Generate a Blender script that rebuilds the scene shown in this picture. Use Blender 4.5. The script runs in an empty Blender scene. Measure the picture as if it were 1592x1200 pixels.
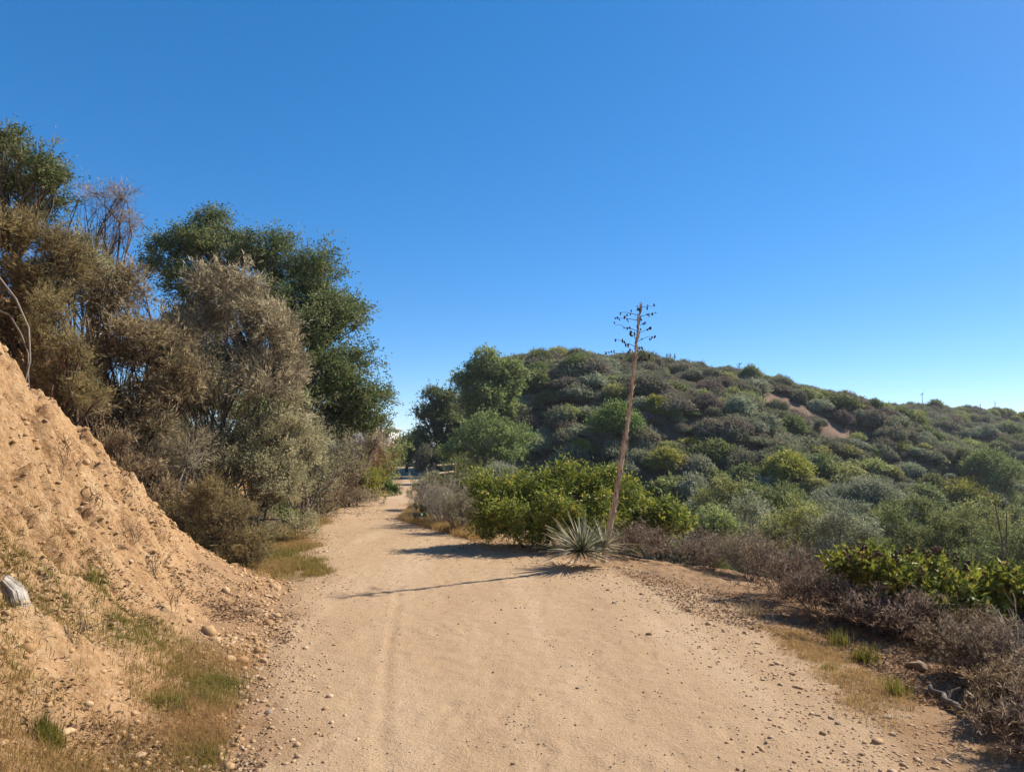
import bpy, math, random
import numpy as np

# ------------------------------------------------------------------ camera, sky, sun, exposure
S = bpy.context.scene
COL = S.collection
F, CX, CY, HOR, EYE = 1090.0, 796.0, 600.0, 690.0, 1.6      # focal length and picture measures of the 1592 x 1200 photograph
PITCH = math.atan((HOR - CY) / F)
cam_d = bpy.data.cameras.new('camera'); cam = bpy.data.objects.new('camera', cam_d); COL.objects.link(cam)
cam.location = (0, 0, EYE); cam.rotation_euler = (math.pi / 2 + PITCH, 0, 0)
cam_d.sensor_width = 36; cam_d.lens = 36 * F / 1592; cam_d.clip_start = 0.05; cam_d.clip_end = 6000
S.camera = cam

SUN_AZ, SUN_EL = math.radians(62), math.radians(41)
W = bpy.data.worlds.new('World'); S.world = W; W.use_nodes = True
wn = W.node_tree.nodes; wl = W.node_tree.links
bg = wn['Background']; bg.inputs['Strength'].default_value = 0.118
sky = wn.new('ShaderNodeTexSky'); sky.sky_type = 'NISHITA'; sky.sun_disc = False
sky.sun_elevation = SUN_EL; sky.sun_rotation = SUN_AZ
sky.altitude = 300; sky.air_density = 0.65; sky.dust_density = 0.1; sky.ozone_density = 4.0
hsv = wn.new('ShaderNodeHueSaturation'); hsv.inputs['Saturation'].default_value = 1.56; hsv.inputs['Hue'].default_value = 0.503
sgm = wn.new('ShaderNodeGamma'); sgm.inputs[1].default_value = 0.67        # softer sky contrast, the same all round
wl.new(sky.outputs[0], sgm.inputs[0]); wl.new(sgm.outputs[0], hsv.inputs['Color']); wl.new(hsv.outputs[0], bg.inputs['Color'])

sun_d = bpy.data.lights.new('sun', 'SUN'); sun = bpy.data.objects.new('sun', sun_d); COL.objects.link(sun)
sun_d.energy = 3.3; sun_d.angle = math.radians(0.55); sun_d.color = (1.0, 0.93, 0.82)
sdir = (math.sin(SUN_AZ) * math.cos(SUN_EL), math.cos(SUN_AZ) * math.cos(SUN_EL), math.sin(SUN_EL))
from mathutils import Vector, Matrix, Euler, Quaternion
sun.rotation_euler = Vector(sdir).to_track_quat('Z', 'Y').to_euler()
sun.location = (20, 10, 30)
S.view_settings.view_transform = 'Standard'; S.view_settings.look = 'None'
S.view_settings.gamma = 1; S.view_settings.exposure = 1.4
S.view_settings.use_curve_mapping = False
S.cycles.max_bounces = 6; S.cycles.transparent_max_bounces = 4; S.cycles.diffuse_bounces = 3
S.cycles.use_denoising = True

# ------------------------------------------------------------------ helpers
RNG = np.random.default_rng(7)
def hashn(ix, iy, seed):
    h = (ix.astype(np.int64) * 374761393 + iy.astype(np.int64) * 668265263 + seed * 974634777) & 0xffffffff
    h = ((h ^ (h >> 13)) * 1274126177) & 0xffffffff
    h = ((h ^ (h >> 16)) * 2246822519) & 0xffffffff
    return ((h ^ (h >> 15)) & 0xffffff) / float(0xffffff)
def vnoise(x, y, seed=0):
    x = np.asarray(x, float); y = np.asarray(y, float)
    ix = np.floor(x); iy = np.floor(y); fx = x - ix; fy = y - iy
    fx = fx * fx * fx * (fx * (fx * 6 - 15) + 10); fy = fy * fy * fy * (fy * (fy * 6 - 15) + 10)
    a = hashn(ix, iy, seed); b = hashn(ix + 1, iy, seed); c = hashn(ix, iy + 1, seed); d = hashn(ix + 1, iy + 1, seed)
    return (a + (b - a) * fx) * (1 - fy) + (c + (d - c) * fx) * fy - 0.5
def fbm(x, y, seed=0, octv=4, gain=0.5):
    t = 0; a = 1.0
    for i in range(octv):
        t = t + a * vnoise(np.asarray(x) * 2 ** i + 13.7 * i, np.asarray(y) * 2 ** i - 7.3 * i, seed + i); a *= gain
    return t
def sstep(a, b, x):
    t = np.clip((np.asarray(x, float) - a) / (b - a), 0, 1); return t * t * (3 - 2 * t)
def ray(px, py):
    u = (px - CX) / F; v = (CY - py) / F; c, s = math.cos(PITCH), math.sin(PITCH)
    return np.array([u, c - v * s, s + v * c])
def pt(px, py, d):                         # the point that the photograph shows at px, py when it stands d metres ahead
    r = ray(px, py); return np.array([0, 0, EYE]) + r * (d / r[1])

# ------------------------------------------------------------------ terrain as a height function
def ztrail(y): return -0.012 * np.clip(np.asarray(y, float) - 14, 0, 60)
def on_trail(px, py):
    r = ray(px, py); ds = np.linspace(1, 90, 6000); z = EYE + r[2] / r[1] * ds
    k = int(np.argmax(z < ztrail(ds))); return (r[0] / r[1] * ds[k], ds[k])
LEFT_PX = [(385, 1195), (420, 1100), (437, 1040), (468, 960), (493, 900), (495, 860), (497, 822), (522, 797), (570, 779), (608, 766), (626, 748), (628, 736)]
RIGHT_PX = [(1500, 1195), (1330, 1060), (1215, 990), (1090, 925), (965, 888), (840, 866), (735, 838), (640, 816), (622, 801), (643, 777), (652, 762), (658, 747), (662, 736)]
LE = np.array([(-0.6, -60), (-0.9, 0)] + [on_trail(*p) for p in LEFT_PX] + [(-14, 72), (-30, 84)])
RE = np.array([(2.6, -60), (2.4, 0)] + [on_trail(*p) for p in RIGHT_PX] + [(-10, 70), (-26, 81)])
TOE = np.array([(-0.9, -60), (-1.0, 2), (-1.45, 3.5), (-1.85, 5), (-2.2, 6.5), (-2.55, 8), (-3.1, 9.0), (-4.3, 9.7), (-4.75, 11.5), (-5.1, 15),
                (-5.5, 20), (-5.8, 26), (-8, 45), (-20, 75)])
def dist_poly(x, y, P):
    best = np.full(np.shape(x), 1e9)
    for (ax, ay), (bx, by) in zip(P[:-1], P[1:]):
        dx, dy = bx - ax, by - ay
        t = np.clip(((x - ax) * dx + (y - ay) * dy) / (dx * dx + dy * dy), 0, 1)
        best = np.minimum(best, np.hypot(x - ax - t * dx, y - ay - t * dy))
    return best
RIDGE_PX = [(600, 735, 62), (655, 700, 62), (720, 615, 62), (800, 570, 60), (860, 560, 59), (920, 560, 58), (1000, 570, 60), (1060, 580, 62), (1130, 590, 66),
            (1180, 612, 70), (1230, 625, 74), (1290, 644, 80), (1340, 641, 86), (1400, 639, 92), (1480, 642, 98), (1592, 654, 102), (1750, 665, 104), (2000, 680, 104)]
RD = np.array([pt(*p) for p in RIDGE_PX])
def hill(x, y):
    best = np.full(np.shape(x), 1e9); zz = np.zeros(np.shape(x)); side = np.zeros(np.shape(x))
    for a, b in zip(RD[:-1], RD[1:]):
        dx, dy = b[0] - a[0], b[1] - a[1]
        t = np.clip(((x - a[0]) * dx + (y - a[1]) * dy) / (dx * dx + dy * dy), 0, 1)
        d = np.hypot(x - a[0] - t * dx, y - a[1] - t * dy); z = a[2] + t * (b[2] - a[2])
        m = d < best; best = np.where(m, d, best); zz = np.where(m, z, zz)
    sl = 0.10 * best + 0.42 * np.maximum(best - 3, 0) - 0.10 * np.maximum(best - 22, 0)
    gul = fbm(x * 0.07 + y * 0.03, y * 0.035 - x * 0.01, 41, 3) * 6.5 * sstep(2, 14, best)
    return zz - 0.2 - sl + gul
def H(x, y, fine=True):
    x = np.asarray(x, float); y = np.asarray(y, float)
    dl = dist_poly(x, y, TOE); dr = dist_poly(x, y, RE)
    toex = np.interp(y, TOE[:, 1], TOE[:, 0]); rex = np.interp(y, RE[:, 1], RE[:, 0]); lex = np.interp(y, LE[:, 1], LE[:, 0])
    sl = np.where(x < toex, dl, 0); sr = np.where(x > rex, dr, 0)
    amp = np.interp(y, [-20, 0, 10, 14, 18, 24, 34, 60], [1, 1, 1, 0.8, 0.5, 0.25, 0.1, 0.0])
    wob = 1 + 0.25 * fbm(y * 0.4, x * 0.15, 5, 2)
    bank = np.interp(sl, [0, 0.45, 0.9, 1.4, 5, 8, 14, 40, 400], [0, 0.14, 0.46, 1.05, 5.7, 7.2, 8.4, 9.0, -10]) * amp
    bank = bank * (1 + (wob - 1) * sstep(0.5, 2.5, sl))
    drop = np.interp(sr, [0, 0.8, 1.5, 3, 5, 8, 14, 26, 60, 400, 3000], [0, -0.02, -0.12, -0.42, -1.2, -2.7, -4.8, -7.0, -9, -18, -60])
    z = ztrail(y) + bank + drop + fbm(x * 0.12, y * 0.12, 3, 2) * 1.2 * sstep(3, 10, sr)
    zh = hill(x, y) - 8 * np.exp(-(np.minimum(dl, dr) / 3.5) ** 2) - 30 * sstep(26, 10, y)
    k = 1.6; hgt = np.clip(0.5 + 0.5 * (zh - z) / k, 0, 1)
    z = z + (zh - z) * hgt + k * hgt * (1 - hgt)
    far = np.hypot(x, y)
    z = z - 25 * sstep(130, 600, far)
    if fine:
        off = np.maximum(sl, sr)
        n1 = fbm(x * 1.1, y * 1.1, 11, 4); n2 = fbm(x * 5, y * 5, 17, 4, 0.6)
        n3 = fbm(x * 2.2 + y * 1.4, y * 1.1 - x * 0.2, 23, 4, 0.62)
        z = z + 0.012 * n1 + 0.005 * n2 + 0.005 * fbm(x * 11, y * 11, 19, 2)
        z = z + sstep(0.0, 0.5, off) * (0.05 * n1 + 0.03 * n2) + sstep(0.5, 1.6, sl) * (0.16 * n3 + 0.15 * n2 - 0.16 * np.abs(fbm(y * 2.4 + x * 0.5, x * 0.55, 53, 4, 0.6)) + 0.09 * np.abs(fbm(x * 9, y * 9, 37, 3, 0.62)) - 0.05 * np.abs(fbm(x * 4.4, y * 6.5, 38, 3, 0.6)) - 0.10 * np.abs(fbm(x * 2.6, y * 2.6 + x, 29, 3, 0.6)))
        # shallow wheel rut
        rut = np.interp(y, [0, 3.3, 5.5, 7.5, 10], [-0.55, -0.62, -0.95, -1.2, -1.7])
        z = z - 0.005 * np.exp(-((x - rut) / 0.035) ** 2) * sstep(9, 6, y) + 0.003 * np.exp(-((np.abs(x - rut) - 0.07) / 0.03) ** 2) * sstep(9, 6, y)
    return z
def h1(x, y): return float(H(np.array([x]), np.array([y]))[0])
DS = np.concatenate([np.linspace(1.5, 20, 1500), np.linspace(20.05, 160, 1500)])
def at(px, py):                            # where the line of sight through a pixel of the photograph first meets the ground
    r = ray(px, py); z = EYE + r[2] / r[1] * DS; g = H(r[0] / r[1] * DS, DS)
    k = int(np.argmax(z < g)); return np.array([r[0] / r[1] * DS[k], DS[k], g[k]])
def foot(px, d):                           # on the ground d metres ahead in the direction of a picture column
    x = (px - CX) / F * d; return np.array([x, d, h1(x, d)])

# ------------------------------------------------------------------ mesh building
def mesh(name, V, Q=None, T=None, tint=None, smooth=False, mats=(), attrs=None):
    me = bpy.data.meshes.new(name); V = np.asarray(V, np.float32).reshape(-1, 3)
    nq = 0 if Q is None else len(Q); nt = 0 if T is None else len(T)
    loops = []; tot = []
    if nq: loops.append(np.asarray(Q, np.int32).ravel()); tot.append(np.full(nq, 4, np.int32))
    if nt: loops.append(np.asarray(T, np.int32).ravel()); tot.append(np.full(nt, 3, np.int32))
    loops = np.concatenate(loops); tot = np.concatenate(tot)
    me.vertices.add(len(V)); me.vertices.foreach_set('co', V.ravel())
    me.loops.add(len(loops)); me.loops.foreach_set('vertex_index', loops)
    me.polygons.add(len(tot)); me.polygons.foreach_set('loop_start', np.concatenate([[0], np.cumsum(tot)[:-1]]).astype(np.int32))
    me.polygons.foreach_set('loop_total', tot)
    if smooth: me.polygons.foreach_set('use_smooth', np.ones(len(tot), bool))
    for k, a in dict(attrs or {}, **({'tint': tint} if tint is not None else {})).items():
        at_ = me.attributes.new(k, 'FLOAT', 'POINT'); at_.data.foreach_set('value', np.asarray(a, np.float32))
    for m in mats: me.materials.append(m)
    me.update(calc_edges=True); me.validate()
    return me
def obj(name, me, parent=None, loc=None, label=None, cat=None, group=None, kind=None):
    o = bpy.data.objects.new(name, me); COL.objects.link(o)
    if parent is not None: o.parent = parent
    if loc is not None: o.location = tuple(loc)
    if label: o['label'] = label
    if cat: o['category'] = cat
    if group: o['group'] = group
    if kind: o['kind'] = kind
    return o
class Acc:
    def __init__(s): s.V = []; s.Q = []; s.T = []; s.t = []; s.n = 0
    def add(s, V, Q=None, T=None, tint=0.5):
        V = np.asarray(V, float).reshape(-1, 3)
        if Q is not None: s.Q.append(np.asarray(Q) + s.n)
        if T is not None: s.T.append(np.asarray(T) + s.n)
        s.V.append(V); s.t.append(np.broadcast_to(np.asarray(tint, float), (len(V),))); s.n += len(V)
    def mesh(s, name, mats, smooth=False, xf=None):
        V = np.concatenate(s.V)
        if xf is not None: V = xf(V)
        return mesh(name, V, np.concatenate(s.Q) if s.Q else None, np.concatenate(s.T) if s.T else None, np.concatenate(s.t), smooth, mats)
def nrm(v): return v / np.maximum(np.linalg.norm(v, axis=-1, keepdims=True), 1e-9)
def rvec(rng, n): return nrm(rng.normal(size=(n, 3)))
def leaves(acc, rng, C, D, ln, wd, fold=0.0, tint=None, N=None, nj=0.45):
    n = len(C); ln = np.broadcast_to(ln, (n,)); wd = np.broadcast_to(wd, (n,))
    D = nrm(D); side = nrm(np.cross(D, rvec(rng, n) if N is None else N + rvec(rng, n) * nj)); up = np.cross(side, D)
    ln = ln * rng.uniform(0.65, 1.25, n); wd = wd * rng.uniform(0.7, 1.2, n)
    base = C; mid = C + D * (ln * 0.48)[:, None]; tip = C + D * ln[:, None] - up * (ln * 0.12)[:, None]
    l = mid + side * (wd * 0.5)[:, None] + up * (wd * fold)[:, None]; r = mid - side * (wd * 0.5)[:, None] + up * (wd * fold)[:, None]
    V = np.stack([base, l, tip, r], 1).reshape(-1, 3); i = np.arange(n)[:, None] * 4
    if tint is None: tint = rng.uniform(0, 1, n)
    if fold: acc.add(V, T=np.concatenate([i + [0, 2, 1], i + [0, 3, 2]]), tint=np.repeat(tint, 4))
    else: acc.add(V, Q=i + [0, 1, 2, 3], tint=np.repeat(tint, 4))
def tubes(acc, P, R, sides=3, tint=None, rng=RNG):
    n, k, _ = P.shape; D = np.gradient(P, axis=1); D = nrm(D)
    ref = np.where(np.abs(D[..., 2:3]) > 0.9, np.array([1.0, 0, 0]), np.array([0, 0, 1.0]))
    A = nrm(np.cross(D, ref)); B = np.cross(D, A)
    ang = np.arange(sides) * 2 * math.pi / sides
    ring = P[:, :, None, :] + R[:, :, None, None] * (np.cos(ang)[None, None, :, None] * A[:, :, None, :] + np.sin(ang)[None, None, :, None] * B[:, :, None, :])
    idx = np.arange(n * k * sides).reshape(n, k, sides)
    a = idx[:, :-1, :]; b = np.roll(a, -1, 2); d = idx[:, 1:, :]; c = np.roll(d, -1, 2)
    if tint is None: tint = rng.uniform(0, 1, n)
    acc.add(ring.reshape(-1, 3), Q=np.stack([a, b, c, d], -1).reshape(-1, 4), tint=np.repeat(np.broadcast_to(tint, (n,)), k * sides))
def grow(rng, P, R, nc, ln, spread, up=0.0, k=4, tmin=0.3, rs=0.5, bend=0.25):
    n, kp, _ = P.shape; N = n * nc
    par = np.repeat(np.arange(n), nc); t = rng.uniform(tmin, 1.0, N) * (kp - 1)
    i = np.minimum(t.astype(int), kp - 2); f = (t - i)[:, None]
    p0 = P[par, i] * (1 - f) + P[par, i + 1] * f; d0 = nrm(P[par, i + 1] - P[par, i])
    r0 = (R[par, i] * (1 - f[:, 0]) + R[par, i + 1] * f[:, 0]) * rs
    d = nrm(d0 * (1 - spread) + rvec(rng, N) * spread + np.array([0, 0, up])); L = ln * rng.uniform(0.5, 1.3, N)
    out = [p0]; dd = d
    for s in range(k - 1):
        dd = nrm(dd + rng.normal(size=(N, 3)) * bend + np.array([0, 0, up * 0.3])); out.append(out[-1] + dd * (L / (k - 1))[:, None])
    return np.stack(out, 1), r0[:, None] * np.linspace(1, 0.35, k)[None, :]
def stems(rng, n, ln, cone, k=5, r=0.02, base_r=0.06, bend=0.18):
    az = rng.uniform(0, 2 * math.pi, n); th = cone * np.sqrt(rng.uniform(0.02, 1, n))
    d = np.stack([np.cos(az) * np.sin(th), np.sin(az) * np.sin(th), np.cos(th)], 1)
    p = np.stack([np.cos(az) * base_r, np.sin(az) * base_r, np.full(n, -0.05)], 1) * rng.uniform(0.2, 1, (n, 1)); p[:, 2] = -0.06
    L = ln * rng.uniform(0.6, 1.1, n); out = [p]
    for s in range(k - 1):
        d = nrm(d + rng.normal(size=(n, 3)) * bend); out.append(out[-1] + d * (L / (k - 1))[:, None])
    return np.stack(out, 1), r * rng.uniform(0.6, 1.1, n)[:, None] * np.linspace(1, 0.4, k)[None, :]
def along(rng, P, per, tmin=0.2):
    n, k, _ = P.shape; N = n * per; par = np.repeat(np.arange(n), per); t = rng.uniform(tmin, 1, N) * (k - 1)
    i = np.minimum(t.astype(int), k - 2); f = (t - i)[:, None]
    return P[par, i] * (1 - f) + P[par, i + 1] * f, nrm(P[par, i + 1] - P[par, i]), par

# ------------------------------------------------------------------ materials
def newmat(name):
    m = bpy.data.materials.new(name); m.use_nodes = True; nt = m.node_tree
    for n in list(nt.nodes): nt.nodes.remove(n)
    return m, nt, nt.nodes, nt.links
def ramp(nodes, cols, pos=None):
    r = nodes.new('ShaderNodeValToRGB'); e = r.color_ramp.elements
    pos = pos or [i / (len(cols) - 1) for i in range(len(cols))]
    while len(e) < len(cols): e.new(0.5)
    for el, c, p in zip(e, cols, pos): el.position = p; el.color = (*c, 1)
    return r
BOOST = 2.0
def leafmat(name, cols, trans=0.3, rough=0.55, spec=0.25, var=0.35, hue=0.03, pos=None):
    m, nt, N, L = newmat(name)
    a = N.new('ShaderNodeAttribute'); a.attribute_name = 'tint'
    cols = [tuple(min(0.8, c * BOOST) for c in q) for q in cols]
    r = ramp(N, cols, pos); L.new(a.outputs['Fac'], r.inputs[0])
    oi = N.new('ShaderNodeObjectInfo'); h = N.new('ShaderNodeHueSaturation')
    mr = N.new('ShaderNodeMapRange'); mr.inputs[3].default_value = 1 - var; mr.inputs[4].default_value = 1 + var
    L.new(oi.outputs['Random'], mr.inputs[0]); L.new(mr.outputs[0], h.inputs['Value'])
    mu = N.new('ShaderNodeMath'); mu.operation = 'MULTIPLY'; mu.inputs[1].default_value = 7.31; fr = N.new('ShaderNodeMath'); fr.operation = 'FRACT'
    mr2 = N.new('ShaderNodeMapRange'); mr2.inputs[3].default_value = 0.5 - hue; mr2.inputs[4].default_value = 0.5 + hue
    L.new(oi.outputs['Random'], mu.inputs[0]); L.new(mu.outputs[0], fr.inputs[0]); L.new(fr.outputs[0], mr2.inputs[0]); L.new(mr2.outputs[0], h.inputs['Hue'])
    L.new(r.outputs[0], h.inputs['Color'])
    p = N.new('ShaderNodeBsdfPrincipled'); p.inputs['Roughness'].default_value = rough; p.inputs['Specular IOR Level'].default_value = spec
    t = N.new('ShaderNodeBsdfTranslucent'); mx = N.new('ShaderNodeMixShader'); mx.inputs[0].default_value = min(0.5, trans + 0.13)
    o = N.new('ShaderNodeOutputMaterial')
    L.new(h.outputs[0], p.inputs['Base Color']); L.new(h.outputs[0], t.inputs['Color'])
    L.new(p.outputs[0], mx.inputs[1]); L.new(t.outputs[0], mx.inputs[2]); L.new(mx.outputs[0], o.inputs[0])
    return m
def barkmat(name, cols, scale=20, rough=0.9, use_tint=True, stretch=(1, 1, 1), bump=0.4):
    m, nt, N, L = newmat(name)
    tc = N.new('ShaderNodeTexCoord'); mp = N.new('ShaderNodeMapping'); mp.inputs['Scale'].default_value = stretch
    nz = N.new('ShaderNodeTexNoise'); nz.inputs['Scale'].default_value = scale; nz.inputs['Detail'].default_value = 5
    L.new(tc.outputs['Object'], mp.inputs[0]); L.new(mp.outputs[0], nz.inputs[0])
    mixv = N.new('ShaderNodeMath'); mixv.operation = 'ADD'; mixv.use_clamp = True
    a = N.new('ShaderNodeAttribute'); a.attribute_name = 'tint'
    sc = N.new('ShaderNodeMath'); sc.operation = 'MULTIPLY_ADD'; sc.inputs[1].default_value = 0.6 if use_tint else 0.0; sc.inputs[2].default_value = -0.3 if use_tint else 0.0
    L.new(a.outputs['Fac'], sc.inputs[0]); L.new(sc.outputs[0], mixv.inputs[0]); L.new(nz.outputs['Fac'], mixv.inputs[1])
    r = ramp(N, cols, [0.25 + 0.5 * i / max(1, len(cols) - 1) for i in range(len(cols))]); L.new(mixv.outputs[0], r.inputs[0])
    p = N.new('ShaderNodeBsdfPrincipled'); p.inputs['Roughness'].default_value = rough; p.inputs['Specular IOR Level'].default_value = 0.15
    b = N.new('ShaderNodeBump'); b.inputs['Strength'].default_value = bump; b.inputs['Distance'].default_value = 0.01
    L.new(nz.outputs['Fac'], b.inputs['Height']); L.new(b.outputs[0], p.inputs['Normal'])
    o = N.new('ShaderNodeOutputMaterial'); L.new(r.outputs[0], p.inputs['Base Color']); L.new(p.outputs[0], o.inputs[0])
    return m
M = {}
M['oak'] = leafmat('oak_leaf', [(0.029, 0.041, 0.011), (0.052, 0.068, 0.020), (0.089, 0.100, 0.036), (0.144, 0.133, 0.060)], 0.25, 0.6, 0.15, 0.08, 0.01)
M['sumac'] = leafmat('sumac_leaf', [(0.046, 0.060, 0.011), (0.088, 0.103, 0.015), (0.176, 0.174, 0.025), (0.258, 0.191, 0.043)], 0.20, 0.55, 0.22, 0.1, 0.01, [0, 0.4, 0.85, 1])
M['chamise'] = leafmat('chamise_leaf', [(0.055, 0.044, 0.021), (0.115, 0.090, 0.038), (0.20, 0.150, 0.065)], 0.3, 0.6, 0.2, 0.1, 0.01)
M['olive'] = leafmat('olive_leaf', [(0.108, 0.102, 0.054), (0.192, 0.174, 0.090), (0.276, 0.240, 0.144)], 0.28, 0.6, 0.2, 0.12, 0.012)
M['drybrown'] = leafmat('dry_brown_leaf', [(0.047, 0.033, 0.018), (0.126, 0.092, 0.052), (0.261, 0.198, 0.114)], 0.2, 0.8, 0.1, 0.1, 0.01)
M['drygrey'] = leafmat('dry_grey_leaf', [(0.062, 0.050, 0.029), (0.158, 0.133, 0.080), (0.344, 0.296, 0.182)], 0.2, 0.8, 0.1, 0.1, 0.01)
M['purple'] = leafmat('dry_purple_twig', [(0.092, 0.067, 0.045), (0.162, 0.125, 0.084), (0.324, 0.255, 0.178)], 0.12, 0.85, 0.1, 0.15, 0.015)
M['ochre'] = leafmat('ochre_twig', [(0.060, 0.044, 0.023), (0.116, 0.086, 0.042), (0.220, 0.161, 0.069)], 0.2, 0.8, 0.1, 0.1, 0.01)
M['rust'] = leafmat('rust_leaf', [(0.16, 0.07, 0.03), (0.27, 0.13, 0.06)], 0.3, 0.7, 0.1, 0.1, 0.01)
M['yellowgreen'] = leafmat('yellow_green_leaf', [(0.080, 0.082, 0.013), (0.136, 0.131, 0.020), (0.196, 0.173, 0.033)], 0.35, 0.5, 0.3, 0.12, 0.012)
M['pepper'] = leafmat('pepper_leaf', [(0.067, 0.092, 0.025), (0.122, 0.149, 0.045), (0.197, 0.218, 0.082)], 0.35, 0.6, 0.15, 0.1, 0.01)
BOOST = 2.6
M['fargreen'] = leafmat('far_green_leaf', [(0.036, 0.048, 0.015), (0.068, 0.078, 0.025), (0.109, 0.112, 0.041)], 0.3, 0.6, 0.15, 0.16, 0.02)
M['bright'] = leafmat('bright_green_leaf', [(0.036, 0.062, 0.013), (0.065, 0.098, 0.019), (0.105, 0.128, 0.034)], 0.35, 0.5, 0.25, 0.12, 0.012)
M['sage'] = leafmat('grey_sage_leaf', [(0.065, 0.069, 0.039), (0.109, 0.112, 0.066), (0.165, 0.164, 0.104)], 0.2, 0.75, 0.15, 0.16, 0.02)
M['dark'] = leafmat('dark_chaparral_leaf', [(0.047, 0.048, 0.028), (0.081, 0.079, 0.045), (0.129, 0.117, 0.069)], 0.2, 0.7, 0.15, 0.16, 0.03)
M['mauve'] = leafmat('mauve_chaparral_leaf', [(0.052, 0.039, 0.027), (0.086, 0.068, 0.048), (0.134, 0.111, 0.081)], 0.18, 0.75, 0.12, 0.16, 0.03)
M['oliveh'] = leafmat('olive_chaparral_leaf', [(0.059, 0.065, 0.020), (0.108, 0.113, 0.036), (0.172, 0.166, 0.059)], 0.28, 0.6, 0.2, 0.16, 0.025)
M['bark'] = barkmat('grey_brown_bark', [(0.06, 0.045, 0.035), (0.16, 0.13, 0.10)], 18)
M['twig'] = barkmat('grey_twig', [(0.09, 0.07, 0.055), (0.22, 0.18, 0.14)], 30)
M['twigbrown'] = barkmat('brown_twig', [(0.055, 0.034, 0.022), (0.15, 0.095, 0.06)], 30)
M['twigpale'] = barkmat('bleached_twig', [(0.25, 0.22, 0.18), (0.48, 0.43, 0.36)], 30)
M['stalk'] = barkmat('yucca_stalk_wood', [(0.22, 0.14, 0.085), (0.42, 0.30, 0.195), (0.58, 0.45, 0.32)], 26, 0.85, True, (1, 1, 0.25))
M['pod'] = barkmat('dark_seed_pod', [(0.018, 0.014, 0.012), (0.05, 0.037, 0.03)], 40)
M['yleaf'] = leafmat('yucca_leaf', [(0.072, 0.076, 0.042), (0.138, 0.128, 0.078), (0.242, 0.194, 0.125)], 0.12, 0.5, 0.3, 0.3, 0.02)
BOOST = 0.95
M['grass'] = leafmat('dry_grass_blade', [(0.15, 0.155, 0.025), (0.25, 0.20, 0.045), (0.36, 0.235, 0.08), (0.44, 0.27, 0.11)], 0.35, 0.6, 0.2, 0.05, 0.005)
M['greengrass'] = leafmat('green_grass_blade', [(0.123, 0.132, 0.018), (0.209, 0.200, 0.030), (0.323, 0.246, 0.070)], 0.35, 0.6, 0.2, 0.1, 0.01)
M['strawgrass'] = leafmat('straw_grass_blade', [(0.20, 0.15, 0.07), (0.34, 0.26, 0.14), (0.45, 0.36, 0.22)], 0.3, 0.7, 0.15, 0.1, 0.01)
M['litter'] = leafmat('fallen_leaf', [(0.10, 0.05, 0.028), (0.20, 0.11, 0.06), (0.34, 0.23, 0.14)], 0.1, 0.8, 0.1, 0.05, 0.005)

def stonemat(name, cols):
    m, nt, N, L = newmat(name)
    tc = N.new('ShaderNodeTexCoord'); nz = N.new('ShaderNodeTexNoise'); nz.inputs['Scale'].default_value = 14; nz.inputs['Detail'].default_value = 8
    L.new(tc.outputs['Object'], nz.inputs[0])
    a = N.new('ShaderNodeAttribute'); a.attribute_name = 'tint'; oi = N.new('ShaderNodeObjectInfo')
    s1 = N.new('ShaderNodeMath'); s1.operation = 'ADD'; L.new(a.outputs['Fac'], s1.inputs[0]); L.new(oi.outputs['Random'], s1.inputs[1])
    fr = N.new('ShaderNodeMath'); fr.operation = 'FRACT'; L.new(s1.outputs[0], fr.inputs[0])
    s2 = N.new('ShaderNodeMath'); s2.operation = 'MULTIPLY_ADD'; s2.inputs[1].default_value = 0.55; L.new(fr.outputs[0], s2.inputs[0])
    s3 = N.new('ShaderNodeMath'); s3.operation = 'MULTIPLY'; s3.inputs[1].default_value = 0.5; L.new(nz.outputs['Fac'], s3.inputs[0]); L.new(s3.outputs[0], s2.inputs[2])
    r = ramp(N, cols); L.new(s2.outputs[0], r.inputs[0])
    p = N.new('ShaderNodeBsdfPrincipled'); p.inputs['Roughness'].default_value = 0.9; p.inputs['Specular IOR Level'].default_value = 0.2
    b = N.new('ShaderNodeBump'); b.inputs['Strength'].default_value = 0.5; b.inputs['Distance'].default_value = 0.01; L.new(nz.outputs['Fac'], b.inputs['Height']); L.new(b.outputs[0], p.inputs['Normal'])
    o = N.new('ShaderNodeOutputMaterial'); L.new(r.outputs[0], p.inputs['Base Color']); L.new(p.outputs[0], o.inputs[0])
    return m
M['stone'] = stonemat('tan_stone', [(0.20, 0.11, 0.055), (0.36, 0.225, 0.12), (0.42, 0.29, 0.17), (0.50, 0.38, 0.25)])
M['greystone'] = stonemat('grey_stone', [(0.14, 0.095, 0.06), (0.27, 0.195, 0.13), (0.42, 0.33, 0.24)])

M['clod'] = stonemat('earth_clod', [(0.20, 0.105, 0.045), (0.33, 0.19, 0.085), (0.42, 0.27, 0.135), (0.48, 0.34, 0.2)])

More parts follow.
